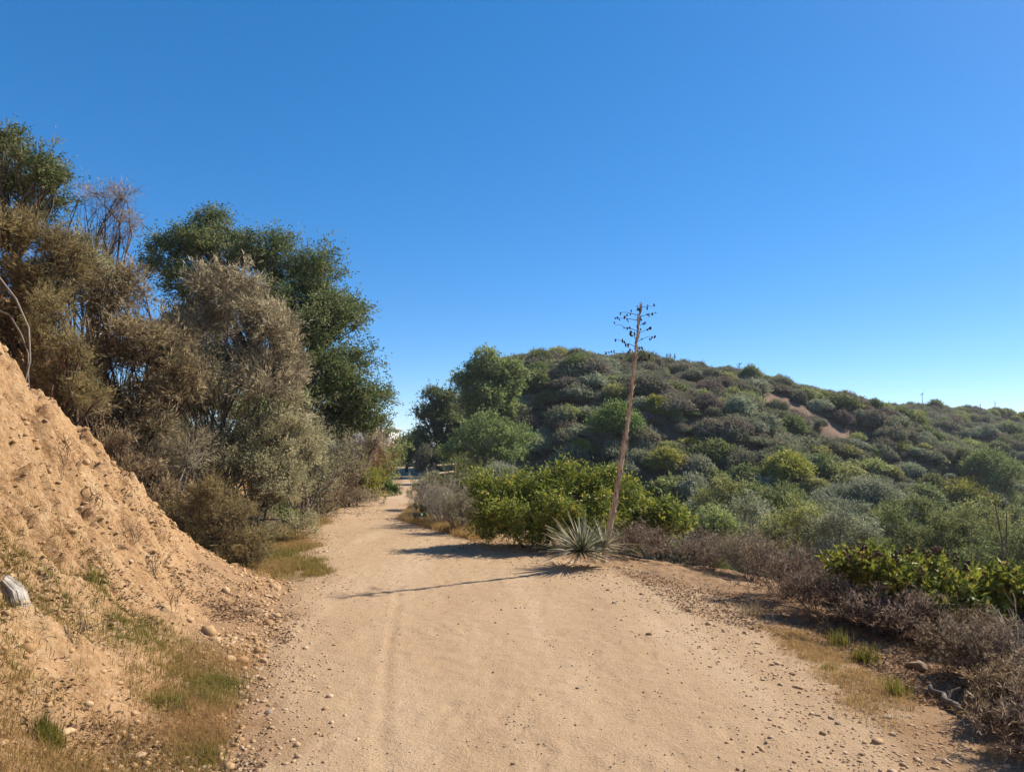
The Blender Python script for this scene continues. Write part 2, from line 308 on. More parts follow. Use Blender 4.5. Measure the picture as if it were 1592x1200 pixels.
def groundmat():
    m, nt, N, L = newmat('earth')
    geo = N.new('ShaderNodeNewGeometry')
    def noise(scale, detail=6, rough=0.6, stretch=None):
        nz = N.new('ShaderNodeTexNoise'); nz.inputs['Scale'].default_value = scale; nz.inputs['Detail'].default_value = detail; nz.inputs['Roughness'].default_value = rough
        if stretch:
            mp = N.new('ShaderNodeMapping'); mp.inputs['Scale'].default_value = stretch[0]; mp.inputs['Rotation'].default_value = stretch[1]
            L.new(geo.outputs['Position'], mp.inputs[0]); L.new(mp.outputs[0], nz.inputs[0])
        else: L.new(geo.outputs['Position'], nz.inputs[0])
        return nz.outputs['Fac']
    def attr(n):
        a = N.new('ShaderNodeAttribute'); a.attribute_name = n; return a.outputs['Fac']
    def mix(f, a, b):
        x = N.new('ShaderNodeMix'); x.data_type = 'RGBA'
        if isinstance(f, float): x.inputs[0].default_value = f
        else: L.new(f, x.inputs[0])
        L.new(a, x.inputs[6]); L.new(b, x.inputs[7]); return x.outputs[2]
    def rp(f, cols, pos): r = ramp(N, cols, pos); L.new(f, r.inputs[0]); return r.outputs[0]
    n_big, n_mid, n_fine = noise(0.55, 4), noise(4.5, 8, 0.65), noise(60, 6, 0.7)
    n_sp = noise(22, 6, 0.7); n_grit = noise(130, 3, 0.6); n_foot = noise(9, 7, 0.72)
    trail = mix(0.5, rp(n_big, [(0.40, 0.265, 0.15), (0.52, 0.37, 0.22), (0.60, 0.445, 0.285)], [0.35, 0.5, 0.62]), rp(n_mid, [(0.40, 0.265, 0.15), (0.49, 0.34, 0.205), (0.58, 0.43, 0.28)], [0.3, 0.5, 0.72]))
    trail = mix(0.45, trail, rp(n_fine, [(0.20, 0.125, 0.07), (0.49, 0.345, 0.205), (0.72, 0.56, 0.39)], [0.3, 0.5, 0.7]))
    trail = mix(0.3, trail, rp(n_grit, [(0.14, 0.085, 0.05), (0.52, 0.37, 0.225), (0.78, 0.64, 0.47)], [0.3, 0.48, 0.72]))
    band_ = noise(1.0, 5, 0.6, ((1.6, 0.22, 1.0), (0, 0, 0.12)))
    trail = mix(0.28, trail, rp(band_, [(0.38, 0.255, 0.155), (0.50, 0.36, 0.225), (0.66, 0.51, 0.355)], [0.36, 0.5, 0.62]))
    streak = noise(3.0, 8, 0.68, ((1.0, 1.0, 0.5), (0.3, 0.6, 0.4)))
    bank = mix(0.55, rp(streak, [(0.27, 0.135, 0.06), (0.60, 0.375, 0.185), (0.80, 0.59, 0.36)], [0.34, 0.5, 0.66]), rp(n_sp, [(0.19, 0.09, 0.04), (0.59, 0.375, 0.19), (0.82, 0.63, 0.42)], [0.3, 0.5, 0.7]))
    soil = mix(0.4, rp(n_mid, [(0.24, 0.14, 0.07), (0.38, 0.24, 0.13), (0.48, 0.33, 0.19)], [0.3, 0.5, 0.7]), rp(n_fine, [(0.14, 0.08, 0.045), (0.46, 0.31, 0.18)], [0.3, 0.7]))
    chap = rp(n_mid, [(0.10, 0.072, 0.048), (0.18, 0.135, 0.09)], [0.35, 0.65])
    bare = rp(n_mid, [(0.20, 0.125, 0.085), (0.29, 0.195, 0.135)], [0.35, 0.65])
    sc = N.new('ShaderNodeVectorMath'); sc.operation = 'MULTIPLY'; sc.inputs[1].default_value = (0.79, 0.742, 0.69)
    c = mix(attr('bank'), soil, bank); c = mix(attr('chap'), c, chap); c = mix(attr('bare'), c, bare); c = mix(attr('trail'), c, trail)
    p = N.new('ShaderNodeBsdfPrincipled'); p.inputs['Roughness'].default_value = 0.95; p.inputs['Specular IOR Level'].default_value = 0.1
    L.new(c, sc.inputs[0]); L.new(sc.outputs[0], p.inputs['Base Color'])
    b1 = N.new('ShaderNodeBump'); b1.inputs['Strength'].default_value = 0.8; b1.inputs['Distance'].default_value = 0.022; L.new(n_foot, b1.inputs['Height'])
    b2 = N.new('ShaderNodeBump'); b2.inputs['Strength'].default_value = 0.9; b2.inputs['Distance'].default_value = 0.012; L.new(n_fine, b2.inputs['Height']); L.new(b1.outputs[0], b2.inputs['Normal'])
    b3 = N.new('ShaderNodeBump'); b3.inputs['Distance'].default_value = 0.06; L.new(n_sp, b3.inputs['Height']); L.new(b2.outputs[0], b3.inputs['Normal'])
    ms = N.new('ShaderNodeMath'); ms.operation = 'MULTIPLY'; ms.inputs[1].default_value = 0.85; L.new(attr('bank'), ms.inputs[0]); L.new(ms.outputs[0], b3.inputs['Strength'])
    L.new(b3.outputs[0], p.inputs['Normal'])
    o = N.new('ShaderNodeOutputMaterial'); L.new(p.outputs[0], o.inputs[0])
    return m
M['earth'] = groundmat()

# ------------------------------------------------------------------ the ground, cut along the trail's own edges
def axis(segs):
    out = [segs[0][0]]
    for a, b, s0, s1 in segs:
        x = a
        while x < b - 1e-6:
            t = (x - a) / (b - a); x = min(b, x + s0 * (s1 / s0) ** t); out.append(x)
    return np.unique(np.round(np.array(out), 4))
gx = np.concatenate([-axis([(7, 15, 0.05, 0.4), (15, 60, 0.4, 2.5), (60, 300, 2.5, 30), (300, 3500, 30, 400)])[::-1], axis([(-7, -4.6, 0.05, 0.04), (-4.6, -2.2, 0.034, 0.03), (-2.2, 2.6, 0.026, 0.026), (2.6, 4.5, 0.05, 0.05)])[1:-1],
                     axis([(4.5, 15, 0.06, 0.5), (15, 90, 0.5, 1.3), (90, 300, 1.3, 30), (300, 3500, 30, 400)])])
gy = np.concatenate([-axis([(0, 4, 0.1, 0.8), (4, 60, 0.8, 8)])[::-1], axis([(0, 2, 0.1, 0.05), (2, 2.6, 0.05, 0.03), (2.6, 7.4, 0.026, 0.026), (7.4, 11.5, 0.04, 0.05), (11.5, 30, 0.05, 0.45), (30, 115, 0.45, 1.2), (115, 400, 1.2, 30), (400, 4500, 30, 400)])[1:]])
X, Y = np.meshgrid(gx, gy); Z = H(X, Y)
fr_ = np.random.default_rng(17)                              # shoe prints trodden into the dust
for q in range(420):
    fy = 2.6 + 7.5 * fr_.random() ** 1.4; fx = np.interp(fy, [2.6, 10], [0.45, -0.6]) + fr_.normal() * 0.85; an = fr_.normal() * 0.35 - 0.15; dp_ = fr_.uniform(0.001, 0.0045)
    i0, i1 = np.searchsorted(gx, [fx - 0.3, fx + 0.3]); j0, j1 = np.searchsorted(gy, [fy - 0.3, fy + 0.3])
    ux = (X[j0:j1, i0:i1] - fx) * math.cos(an) + (Y[j0:j1, i0:i1] - fy) * math.sin(an); uy = -(X[j0:j1, i0:i1] - fx) * math.sin(an) + (Y[j0:j1, i0:i1] - fy) * math.cos(an)
    e_ = (ux / (0.045 + 0.012 * np.sign(uy))) ** 2 + (uy / 0.14) ** 2; Z[j0:j1, i0:i1] += -dp_ * np.exp(-e_ ** 2) + dp_ * 0.5 * np.exp(-((np.sqrt(e_) - 1.25) / 0.22) ** 2)
ny, nx = X.shape
dL = dist_poly(X, Y, LE); dR = dist_poly(X, Y, RE); dT = dist_poly(X, Y, TOE)
lex = np.interp(Y, LE[:, 1], LE[:, 0]); rex = np.interp(Y, RE[:, 1], RE[:, 0]); tox = np.interp(Y, TOE[:, 1], TOE[:, 0])
inside = np.minimum(np.where(X > lex, dL, -dL), np.where(X < rex, dR, -dR))
edge_n = fbm(X * 1.3, Y * 1.3, 31, 4, 0.6)
a_trail = sstep(-0.22, 0.18, inside + edge_n * 0.45)
sT = np.where(X < tox, dT, 0)
a_bank = sstep(0.35, 1.1, sT + edge_n * 0.7) * sstep(13, 9.5, Y) * sstep(7, 4, sT)
a_bank = a_bank * (1 - 0.75 * sstep(0.1, 0.6, fbm(X * 0.7, Y * 0.7, 77, 3)))
sR = np.where(X > rex, dR, 0)
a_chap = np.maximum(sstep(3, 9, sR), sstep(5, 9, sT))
a_bare = np.zeros_like(X)
BARE = [(1215, 628, 70, 2.3, 0.9), (1290, 660, 72, 2.6, 0.7), (1275, 636, 78, 1.0, 0.5), (690, 716, 50, 2.5, 2.0), (1010, 745, 40, 0.8, 0.6)]
BAREP = []
for px_, py_, d_, rx_, ry_ in BARE:
    q = at(px_, py_); BAREP.append((q[0], q[1], rx_ * q[1] / 70 if q[1] < 120 else rx_, ry_ * 2.2))
for bx_, by_, rx_, ry_ in BAREP:
    a_bare = np.maximum(a_bare, sstep(1.25, 0.7, np.hypot((X - bx_) / rx_, (Y - by_) / ry_) + edge_n * 0.3))
V = np.stack([X, Y, Z], -1).reshape(-1, 3)
idx = np.arange(ny * nx).reshape(ny, nx)
Q = np.stack([idx[:-1, :-1], idx[:-1, 1:], idx[1:, 1:], idx[1:, :-1]], -1).reshape(-1, 4)
fc = lambda A: A.reshape(-1)[Q].mean(1)
f_in = fc(inside); f_sT = fc(sT); f_x = fc(X); f_y = fc(Y); f_r = fc(sR)
m_trail = (f_in > 0) & (f_y < 84) & (f_y > -60)
m_bank = ~m_trail & (f_sT > 0.02) & (f_sT < 9) & (f_y > -40) & (f_y < 40)
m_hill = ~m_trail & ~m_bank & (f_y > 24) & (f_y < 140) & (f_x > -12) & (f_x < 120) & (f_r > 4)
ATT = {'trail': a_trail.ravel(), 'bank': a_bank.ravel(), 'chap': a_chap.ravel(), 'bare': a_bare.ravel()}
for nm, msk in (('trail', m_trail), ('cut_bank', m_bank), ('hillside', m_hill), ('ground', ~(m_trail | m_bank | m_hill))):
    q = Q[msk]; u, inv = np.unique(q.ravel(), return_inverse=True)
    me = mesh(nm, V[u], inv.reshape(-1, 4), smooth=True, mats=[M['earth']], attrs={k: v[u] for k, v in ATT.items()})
    obj(nm, me, kind='structure')

# ------------------------------------------------------------------ plants: builders
def thing(name, loc, label, cat, group=None):
    o = obj(name, None, loc=loc, label=label, cat=cat, group=group); o.empty_display_size = 0.2; return o
def fit(accs, pts, w, dp, h):
    lo = np.percentile(pts, 1.5, axis=0); hi = np.percentile(pts, 98.5, axis=0)
    sx = w / (hi[0] - lo[0]); sy = dp / (hi[1] - lo[1]); sz = h / max(hi[2], 1e-3); cx = (hi[0] + lo[0]) / 2; cy = (hi[1] + lo[1]) / 2
    def f(V):
        k = np.clip(V[:, 2:3] / max(hi[2], 1e-3), 0, 1)
        return np.stack([(V[:, 0] - cx * k[:, 0]) * sx, (V[:, 1] - cy * k[:, 0]) * sy, V[:, 2] * sz], 1)
    return f
def shrub_mesh(seed, w, dp, h, leaf, wood, n0=14, n1=6, n2=6, n3=3, per=7, ln=0.045, wd=0.016, cone=1.0, spread=0.45, up=0.12, twig_r=0.012, fold=0.0, levels_wood=4, leafdir=0.7):
    rng = np.random.default_rng(seed)
    P0, R0 = stems(rng, n0, 1.0, cone, r=twig_r); P1, R1 = grow(rng, P0, R0, n1, 0.5, spread, up); P2, R2 = grow(rng, P1, R1, n2, 0.27, spread + 0.1, up)
    P3, R3 = grow(rng, P2, R2, n3, 0.15, spread + 0.1, up, k=3) if n3 else (P2, R2)
    allp = np.concatenate([P3.reshape(-1, 3), P2.reshape(-1, 3)])
    f = fit(None, allp, w, dp, h)
    wacc = Acc(); tubes(wacc, f(P0.reshape(-1, 3)).reshape(P0.shape), R0 * (w + h) / 2, 5, rng=rng)
    for (P, R, lv) in ((P1, R1, 2), (P2, R2, 3)):
        if levels_wood >= lv: tubes(wacc, f(P.reshape(-1, 3)).reshape(P.shape), np.maximum(R * (w + h) / 2, 0.0016), 3, rng=rng)
    if n3 and levels_wood >= 4: tubes(wacc, f(P3.reshape(-1, 3)).reshape(P3.shape), np.maximum(R3 * (w + h) / 2, 0.0012), 3, rng=rng)
    lacc = Acc()
    Pf = f(P3.reshape(-1, 3)).reshape(P3.shape)
    C, D, par = along(rng, Pf, per, 0.05)
    tw = rng.uniform(0, 1, len(P3))
    leaves(lacc, rng, C, D * leafdir + rvec(rng, len(C)) * 0.8 + np.array([0, 0, 0.15]), ln, wd, fold, tint=np.clip(tw[par] * 0.5 + rng.uniform(0, 1, len(C)) * 0.5, 0, 1))
    return lacc, wacc
def shrub(name, loc, w, dp, h, leaf, wood, label, seed, cat='shrub', group=None, **kw):
    l, wd_ = shrub_mesh(seed, w, dp, h, leaf, wood, **kw)
    t = thing(name, loc, label, cat, group)
    obj('foliage', l.mesh('foliage', [M[leaf]]), t); obj('stem', wd_.mesh('stem', [M[wood]], True), t)
    return t
def limb(rng, a, b, k=8, sag=0.12):
    t = np.linspace(0, 1, k)[:, None]; L = np.linalg.norm(b - a)
    P = a + (b - a) * t + np.array([0, 0, 1]) * (np.sin(t * math.pi) * sag * L) + np.cumsum(rng.normal(size=(k, 3)) * 0.03 * L, 0) * np.sin(t * math.pi)
    return P
def lobed(seed, base, lobes, n_clump, per, clump_r, ln, wd, trunk_r, leaf, wood, droop=0.0, shell=0.5, trunk_k=0.35, twigs=10, flat=0.75, extra_trunks=0, fold=0.0):
    """lobes: (x, y, z, rx, ry, rz) relative to base"""
    rng = np.random.default_rng(seed); lob = np.array(lobes, float); lacc, wacc = Acc(), Acc()
    cen = lob[:, :3].mean(0); fork = np.array([cen[0] * 0.35, cen[1] * 0.35, max(0.3, lob[:, 2].min() * 0.5 + cen[2] * trunk_k * 0.5)])
    tr = limb(rng, np.array([0, 0, -0.15]), fork, 7, 0.0)
    tubes(wacc, tr[None], np.linspace(1.25, 0.8, 7)[None] * trunk_r, 9, rng=rng)
    for e in range(extra_trunks):
        a = np.array([rng.normal() * 0.25, rng.normal() * 0.25, -0.15]); tubes(wacc, limb(rng, a, lob[rng.integers(len(lob)), :3])[None], np.linspace(0.8, 0.25, 8)[None] * trunk_r, 7, rng=rng)
    area = np.prod(lob[:, 3:], 1) ** (2 / 3); share = area / area.sum()
    for L_, sh in zip(lob, share):
        c, r = L_[:3], L_[3:]
        lp = limb(rng, fork, c); tubes(wacc, lp[None], np.linspace(0.62, 0.2, 8)[None] * trunk_r, 7, rng=rng)
        n = max(6, int(n_clump * sh)); d = rvec(rng, n); d[:, 2] = np.where(d[:, 2] < -0.35, -d[:, 2] * 0.6, d[:, 2])
        rr = shell + (1 - shell) * rng.uniform(0, 1, n) ** 0.6; rr = rr * (1 + 0.18 * rng.normal(size=n))
        cc = c + d * r * rr[:, None]
        m = min(twigs, n); st = np.repeat(lp[rng.integers(4, 8, m)][:, None], 1, 1)[:, 0]
        tw = np.stack([limb(rng, s_, e_, 5, 0.05) for s_, e_ in zip(st, cc[:m])]); tubes(wacc, tw, np.linspace(0.18, 0.05, 5)[None].repeat(m, 0) * trunk_r, 4, rng=rng)
        ns = 7; per_s = max(2, per // ns); sz = clump_r * rng.uniform(0.6, 1.35, n); pc = np.repeat(np.arange(n), ns)      # sprigs of a clump, leaves along each sprig
        sd = nrm(d[pc] * 0.55 + rvec(rng, n * ns) * 0.85 + np.array([0, 0, 0.3 - droop * 1.6])); sl_ = sz[pc] * rng.uniform(0.9, 1.9, n * ns)
        s0 = cc[pc] + rng.normal(size=(n * ns, 3)) * np.array([1, 1, flat]) * sz[pc][:, None] * 0.28 - sd * (sl_ * 0.35)[:, None]
        k = ns * per_s; ps_ = np.repeat(np.arange(n * ns), per_s); par = pc[ps_]; tt_ = rng.uniform(0, 1, n * k)
        C = s0[ps_] + sd[ps_] * (sl_[ps_] * tt_)[:, None] + rng.normal(size=(n * k, 3)) * sz[par][:, None] * 0.09
        if droop: C[:, 2] -= tt_ ** 2 * sl_[ps_] * droop * 0.4
        D = sd[ps_] * 0.75 + rvec(rng, n * k) * 0.7 + np.array([0, 0, -droop * 0.6])
        ct = rng.uniform(0, 1, n)[par] * 0.35 + rng.uniform(0, 1, n * ns)[ps_] * 0.4 + rng.uniform(0, 1, n * k) * 0.25
        if wd < ln * 0.25: D = sd[ps_] + rvec(rng, n * k) * 0.38
        leaves(lacc, rng, C, D, ln, wd, fold, tint=np.clip((ct - 0.5) * 1.6 + 0.5, 0, 1))
    return lacc, wacc
def px_lobes(base, L, d):
    """lobes measured in the photograph as (px, py, rx px, ry px, depth offset m) at distance d"""
    out = []
    for (px, py, rx, ry, dy) in L:
        p = pt(px, py, d + dy); m = (d + dy) / F; r0 = np.array([rx * m, (rx + ry) / 2 * m, ry * m]); rr = np.random.default_rng(int(px * 7 + py)); out.append((*(p - base), *(r0 * 0.78)))
        for q in range(4):                                     # smaller uneven lobes on its outside
            v = nrm(rr.normal(size=3)); f = rr.uniform(0.3, 0.58); out.append((*(p - base + v * r0 * (0.95 - f * 0.45)), *(r0 * f)))
    return out
def tree(name, base, lobes, label, cat='tree', group=None, leaf='oak', wood='bark', **kw):
    l, w = lobed(kw.pop('seed'), base, lobes, leaf=leaf, wood=wood, **kw)
    t = thing(name, base, label, cat, group)
    if cat == 'tree': obj('crown', l.mesh('crown', [M[leaf]]), t); obj('trunk', w.mesh('trunk', [M[wood]], True), t)
    else: obj('foliage', l.mesh('foliage', [M[leaf]]), t); obj('stem', w.mesh('stem', [M[wood]], True), t)
    return t

# ------------------------------------------------------------------ left: trees and shrubs on and behind the cut bank
b = foot(440, 17.0)
tree('oak_tree', b, px_lobes(b, [(270, 400, 62, 55, 0.5), (345, 385, 60, 58, 0.8), (410, 395, 50, 55, 0.2), (330, 470, 90, 60, 0), (430, 480, 60, 60, -0.5), (455, 425, 40, 50, 0.4), (498, 425, 46, 60, 0.3), (530, 500, 46, 60, 0),
     (480, 540, 60, 60, -0.8), (550, 570, 52, 55, -0.2), (500, 620, 60, 52, -1.0), (560, 630, 42, 45, -0.4), (400, 590, 80, 80, 0), (455, 655, 45, 40, -0.7), (540, 660, 44, 30, -0.3), (330, 580, 80, 80, 0.5), (500, 675, 50, 30, -0.5), (572, 655, 32, 36, -0.2), (465, 695, 44, 30, -0.5), (500, 500, 50, 50, 0.3)], 17.0),
     'big dense dark green oak tree behind the dry grey shrubs left of the trail', leaf='oak', seed=3, n_clump=3600, per=56, clump_r=0.28, ln=0.062, wd=0.034, trunk_r=0.15, shell=0.4, twigs=6)
b = foot(20, 10.0)
tree('evergreen_shrub', b, px_lobes(b, [(15, 250, 56, 50, 0), (58, 262, 40, 44, -0.2), (80, 275, 22, 26, -0.2), (-40, 290, 80, 80, 0), (40, 310, 60, 44, 0.2)], 10.0),
     'dark green dense shrub on top of the bank in the upper left corner', cat='shrub', leaf='oak', seed=5, n_clump=820, per=49, clump_r=0.15, ln=0.042, wd=0.02, trunk_r=0.04, shell=0.4)
def gshrub(name, px, d, wpx, top_py, leaf, wood, label, seed, dp=None, dz=0.0, **kw):
    p = foot(px, d); m = d / F; h = EYE + (HOR - top_py) * m - p[2]; w = wpx * m
    p[2] += dz
    return shrub(name, p, w, dp or w, max(h - dz, 0.2), leaf, wood, label, seed, **kw)
def mass(name, px, d, lobes, leaf, wood, label, seed, cat='shrub', group=None, n_clump=320, per=60, clump_r=0.26, ln=0.085, wd=0.0065, trunk_r=0.032, **kw):
    b_ = foot(px, d); kw = dict(dict(shell=0.25, extra_trunks=5, twigs=16, flat=1.0), **kw); lb = px_lobes(b_, lobes, d); rr = np.random.default_rng(seed)
    x0, x1 = min(l[0] - l[3] * 0.6 for l in lb), max(l[0] + l[3] * 0.6 for l in lb)
    for q in range(max(4, int((x1 - x0) / 0.32))):             # foliage down to the ground, following the slope
        x_ = rr.uniform(x0, x1); y_ = rr.uniform(-0.35, 0.25); r_ = rr.uniform(0.16, 0.34); lb.append((x_, y_, h1(b_[0] + x_, b_[1] + y_) - b_[2] + r_ * 0.5, r_, r_, r_ * 0.9))
    return tree(name, b_, lb, label, cat, group, leaf, wood, seed=seed, n_clump=n_clump, per=per, clump_r=clump_r, ln=ln, wd=wd, trunk_r=trunk_r, **kw)
mass('dry_shrub', 350, 12.2, [(370, 455, 66, 58, 0), (425, 520, 52, 66, -0.2), (310, 520, 66, 70, 0), (395, 600, 72, 66, -0.2), (300, 620, 66, 60, 0.2), (440, 590, 34, 60, 0), (330, 690, 70, 50, 0.1), (430, 670, 50, 50, 0.2), (270, 560, 50, 60, 0.3)], 'drygrey', 'twig', 'tall dormant grey-brown twiggy shrub in front of the oak tree', 11, n_clump=1100, per=56, clump_r=0.22, ln=0.10, wd=0.015)
mass('dry_shrub', 210, 10.2, [(195, 470, 56, 58, 0), (235, 545, 56, 62, -0.1), (165, 560, 56, 60, 0), (215, 640, 62, 50, -0.2), (270, 600, 40, 70, 0.2), (150, 640, 40, 40, 0), (140, 690, 46, 40, 0), (195, 715, 56, 44, 0), (250, 745, 46, 36, 0.1), (120, 600, 40, 40, 0)], 'drybrown', 'twigbrown', 'reddish brown dead shrub leaning over the edge of the bare bank', 13, n_clump=950, per=49, clump_r=0.19, ln=0.09, wd=0.014)
mass('dry_shrub', 150, 11.5, [(150, 325, 36, 34, 0), (190, 305, 24, 16, 0), (140, 375, 40, 36, 0), (185, 350, 26, 26, 0)], 'purple', 'twigbrown', 'sparse brown leafless shrub reaching up against the sky below the corner shrub', 14, n_clump=110, per=28, clump_r=0.2, ln=0.10, wd=0.008, trunk_r=0.03, shell=0.4)
mass('dry_shrub', 45, 9.4, [(35, 370, 62, 52, 0), (95, 425, 52, 52, 0.1), (20, 450, 56, 60, -0.1), (80, 480, 40, 40, 0), (10, 520, 40, 40, 0), (40, 510, 40, 40, 0.1)], 'ochre', 'twigbrown', 'brown and ochre twiggy shrub at the left edge under the corner shrub', 15, n_clump=680, per=49, clump_r=0.16, ln=0.08, wd=0.013)
mass('chamise_shrub', 100, 8.7, [(85, 490, 40, 46, 0), (115, 545, 34, 36, -0.1), (70, 545, 30, 36, 0), (60, 590, 34, 34, 0.1), (100, 600, 36, 34, 0), (135, 610, 34, 36, 0)], 'chamise', 'twigbrown', 'yellow-green chamise shrub at the crest of the bare bank', 16, n_clump=300, per=63, clump_r=0.14, ln=0.05, wd=0.009)
mass('olive_shrub', 350, 14.0, [(300, 590, 60, 50, 0), (365, 640, 60, 50, 0), (430, 640, 50, 50, 0), (300, 680, 60, 50, 0), (235, 640, 50, 60, 0), (390, 710, 60, 40, 0), (250, 560, 40, 40, 0)], 'oliveh', 'twig', 'shaded olive shrub deep in the hollow behind the twiggy shrubs', 28, n_clump=420, per=56, clump_r=0.22, ln=0.07, wd=0.026)
mass('olive_shrub', 135, 11.2, [(130, 400, 44, 40, 0), (165, 430, 40, 40, 0), (120, 450, 40, 40, 0)], 'olive', 'twig', 'muted olive shrub between the dead shrubs above the bank', 17, n_clump=200, per=60, clump_r=0.2, ln=0.06, wd=0.013)
mass('olive_shrub', 395, 11.8, [(420, 680, 58, 42, 0), (470, 690, 50, 44, 0.4), (370, 722, 58, 42, -0.3), (450, 730, 40, 40, 0), (335, 700, 44, 40, 0.1), (410, 765, 50, 30, -0.2)], 'olive', 'twig', 'low spreading grey-olive shrub above the grassy verge', 18, n_clump=760, per=49, clump_r=0.16, ln=0.06, wd=0.015)
mass('dry_shrub', 265, 10.3, [(260, 700, 50, 44, 0), (225, 690, 40, 36, 0), (300, 690, 40, 50, 0.2)], 'drygrey', 'twig', 'tangled grey shrub with bare stems in the hollow of the bank', 19, n_clump=160, per=46, clump_r=0.2, ln=0.09, wd=0.005)
mass('chamise_shrub', 340, 8.8, [(330, 785, 46, 46, 0.1), (372, 835, 42, 52, 0), (300, 835, 44, 48, 0), (350, 880, 44, 30, -0.1), (320, 760, 30, 30, 0.1), (385, 880, 34, 28, -0.1), (285, 800, 34, 34, 0), (268, 840, 28, 30, 0), (400, 845, 26, 34, 0)], 'chamise', 'twigbrown', 'bushy green-brown chamise shrub at the foot of the bare bank', 20, n_clump=480, per=63, clump_r=0.13, ln=0.05, wd=0.007, trunk_r=0.014)
mass('dry_shrub', 190, 9.1, [(125, 640, 34, 30, 0), (165, 690, 36, 32, 0), (205, 735, 38, 34, 0), (245, 785, 34, 32, 0), (90, 600, 30, 30, 0)], 'drybrown', 'twigbrown', 'dark brown dead brush hanging along the crest of the bare bank', 29, n_clump=330, per=49, clump_r=0.13, ln=0.075, wd=0.010)
gshrub('olive_shrub', 470, 15.0, 150, 640, 'olive', 'twig', 'grey-green shrub beneath the right side of the oak', 21, n0=18, n1=7, n2=7, n3=4, per=6, ln=0.042, wd=0.013, cone=1.0, up=0.15)
mass('dry_shrub', 545, 19.0, [(545, 690, 46, 34, 0), (515, 710, 34, 30, -0.3), (575, 690, 30, 32, 0.3), (540, 725, 44, 26, -0.3)], 'purple', 'twigbrown', 'purplish bare shrub beyond the grassy verge', 22, n_clump=320, per=49, clump_r=0.2, ln=0.08, wd=0.013)
gshrub('yellow_green_shrub', 560, 21.0, 68, 704, 'yellowgreen', 'twigbrown', 'compact yellow-green shrub at the inner bend of the trail', 23, n0=16, n1=6, n2=6, n3=3, per=9, ln=0.055, wd=0.024, cone=1.0, up=0.2)
gshrub('roadside_shrub', 598, 27.0, 62, 672, 'oliveh', 'twigbrown', 'olive green upright shrub where the trail narrows on the left', 24, n0=16, n1=6, n2=6, n3=3, per=9, ln=0.07, wd=0.028, cone=0.8, up=0.2)
gshrub('roadside_shrub', 607, 23.6, 24, 748, 'bright', 'twigbrown', 'tiny bright green plant at the left edge of the narrow trail', 25, n0=10, n1=5, n2=5, n3=2, per=6, ln=0.05, wd=0.025, cone=1.1)
gshrub('rust_leaved_shrub', 586, 23.0, 54, 632, 'rust', 'twigbrown', 'sparse shrub with rust-red leaves at the right edge of the oak', 26, n0=8, n1=5, n2=5, n3=2, per=4, ln=0.08, wd=0.03, cone=0.8, up=0.15, twig_r=0.006)
gshrub('dry_shrub', 500, 16.5, 100, 700, 'drybrown', 'twigbrown', 'low brown dry shrub on the bank above the golden grass', 27, n0=16, n1=6, n2=7, n3=3, per=6, ln=0.04, wd=0.011, cone=1.1)

# ------------------------------------------------------------------ far end of the trail: trees round the bend
b = foot(752, 42)
tree('pepper_tree', b, px_lobes(b, [(765, 570, 36, 30, 0), (735, 588, 28, 26, 0.5), (788, 585, 26, 34, 0), (760, 610, 40, 32, -0.5), (725, 600, 18, 30, 0), (790, 640, 22, 36, 0), (745, 650, 40, 34, 0.5)], 42),
     'tall pale green drooping tree standing highest left of the hill', leaf='pepper', seed=31, n_clump=760, per=49, clump_r=0.42, ln=0.17, wd=0.07, trunk_r=0.15, droop=0.3, shell=0.45)
b = foot(684, 46)
tree('dark_tree', b, px_lobes(b, [(690, 622, 30, 24, 0), (672, 652, 28, 28, 0), (700, 662, 30, 36, 0), (668, 690, 26, 32, 0), (705, 700, 26, 26, 0)], 46),
     'dark grey-green round tree left of the tall pale tree', leaf='oak', seed=32, n_clump=520, per=42, clump_r=0.45, ln=0.17, wd=0.08, trunk_r=0.15)
b = foot(752, 33)
tree('pepper_tree', b, px_lobes(b, [(757, 668, 34, 32, 0), (728, 690, 30, 30, -0.4), (795, 686, 34, 30, 0), (770, 705, 44, 22, -0.5), (700, 700, 22, 20, 0)], 33),
     'smaller silvery green tree with a thin pale trunk below the tall tree', leaf='pepper', wood='twigpale', seed=33, n_clump=480, per=42, clump_r=0.32, ln=0.12, wd=0.045, trunk_r=0.05, droop=0.25)
b = foot(632, 52)
tree('round_tree', b, px_lobes(b, [(634, 695, 24, 26, 0), (622, 712, 20, 18, 0), (648, 714, 14, 20, 0)], 52),
     'round green tree closing the far end of the trail', leaf='fargreen', seed=34, n_clump=160, per=36, clump_r=0.55, ln=0.19, wd=0.09, trunk_r=0.12)
b = foot(668, 44)
tree('dark_shrub', b, px_lobes(b, [(668, 712, 20, 18, 0), (655, 722, 14, 14, 0)], 44), 'dark brown-green shrub in the shade beside the trail end', cat='shrub', leaf='dark', seed=35, n_clump=90, per=36, clump_r=0.4, ln=0.14, wd=0.06, trunk_r=0.05)

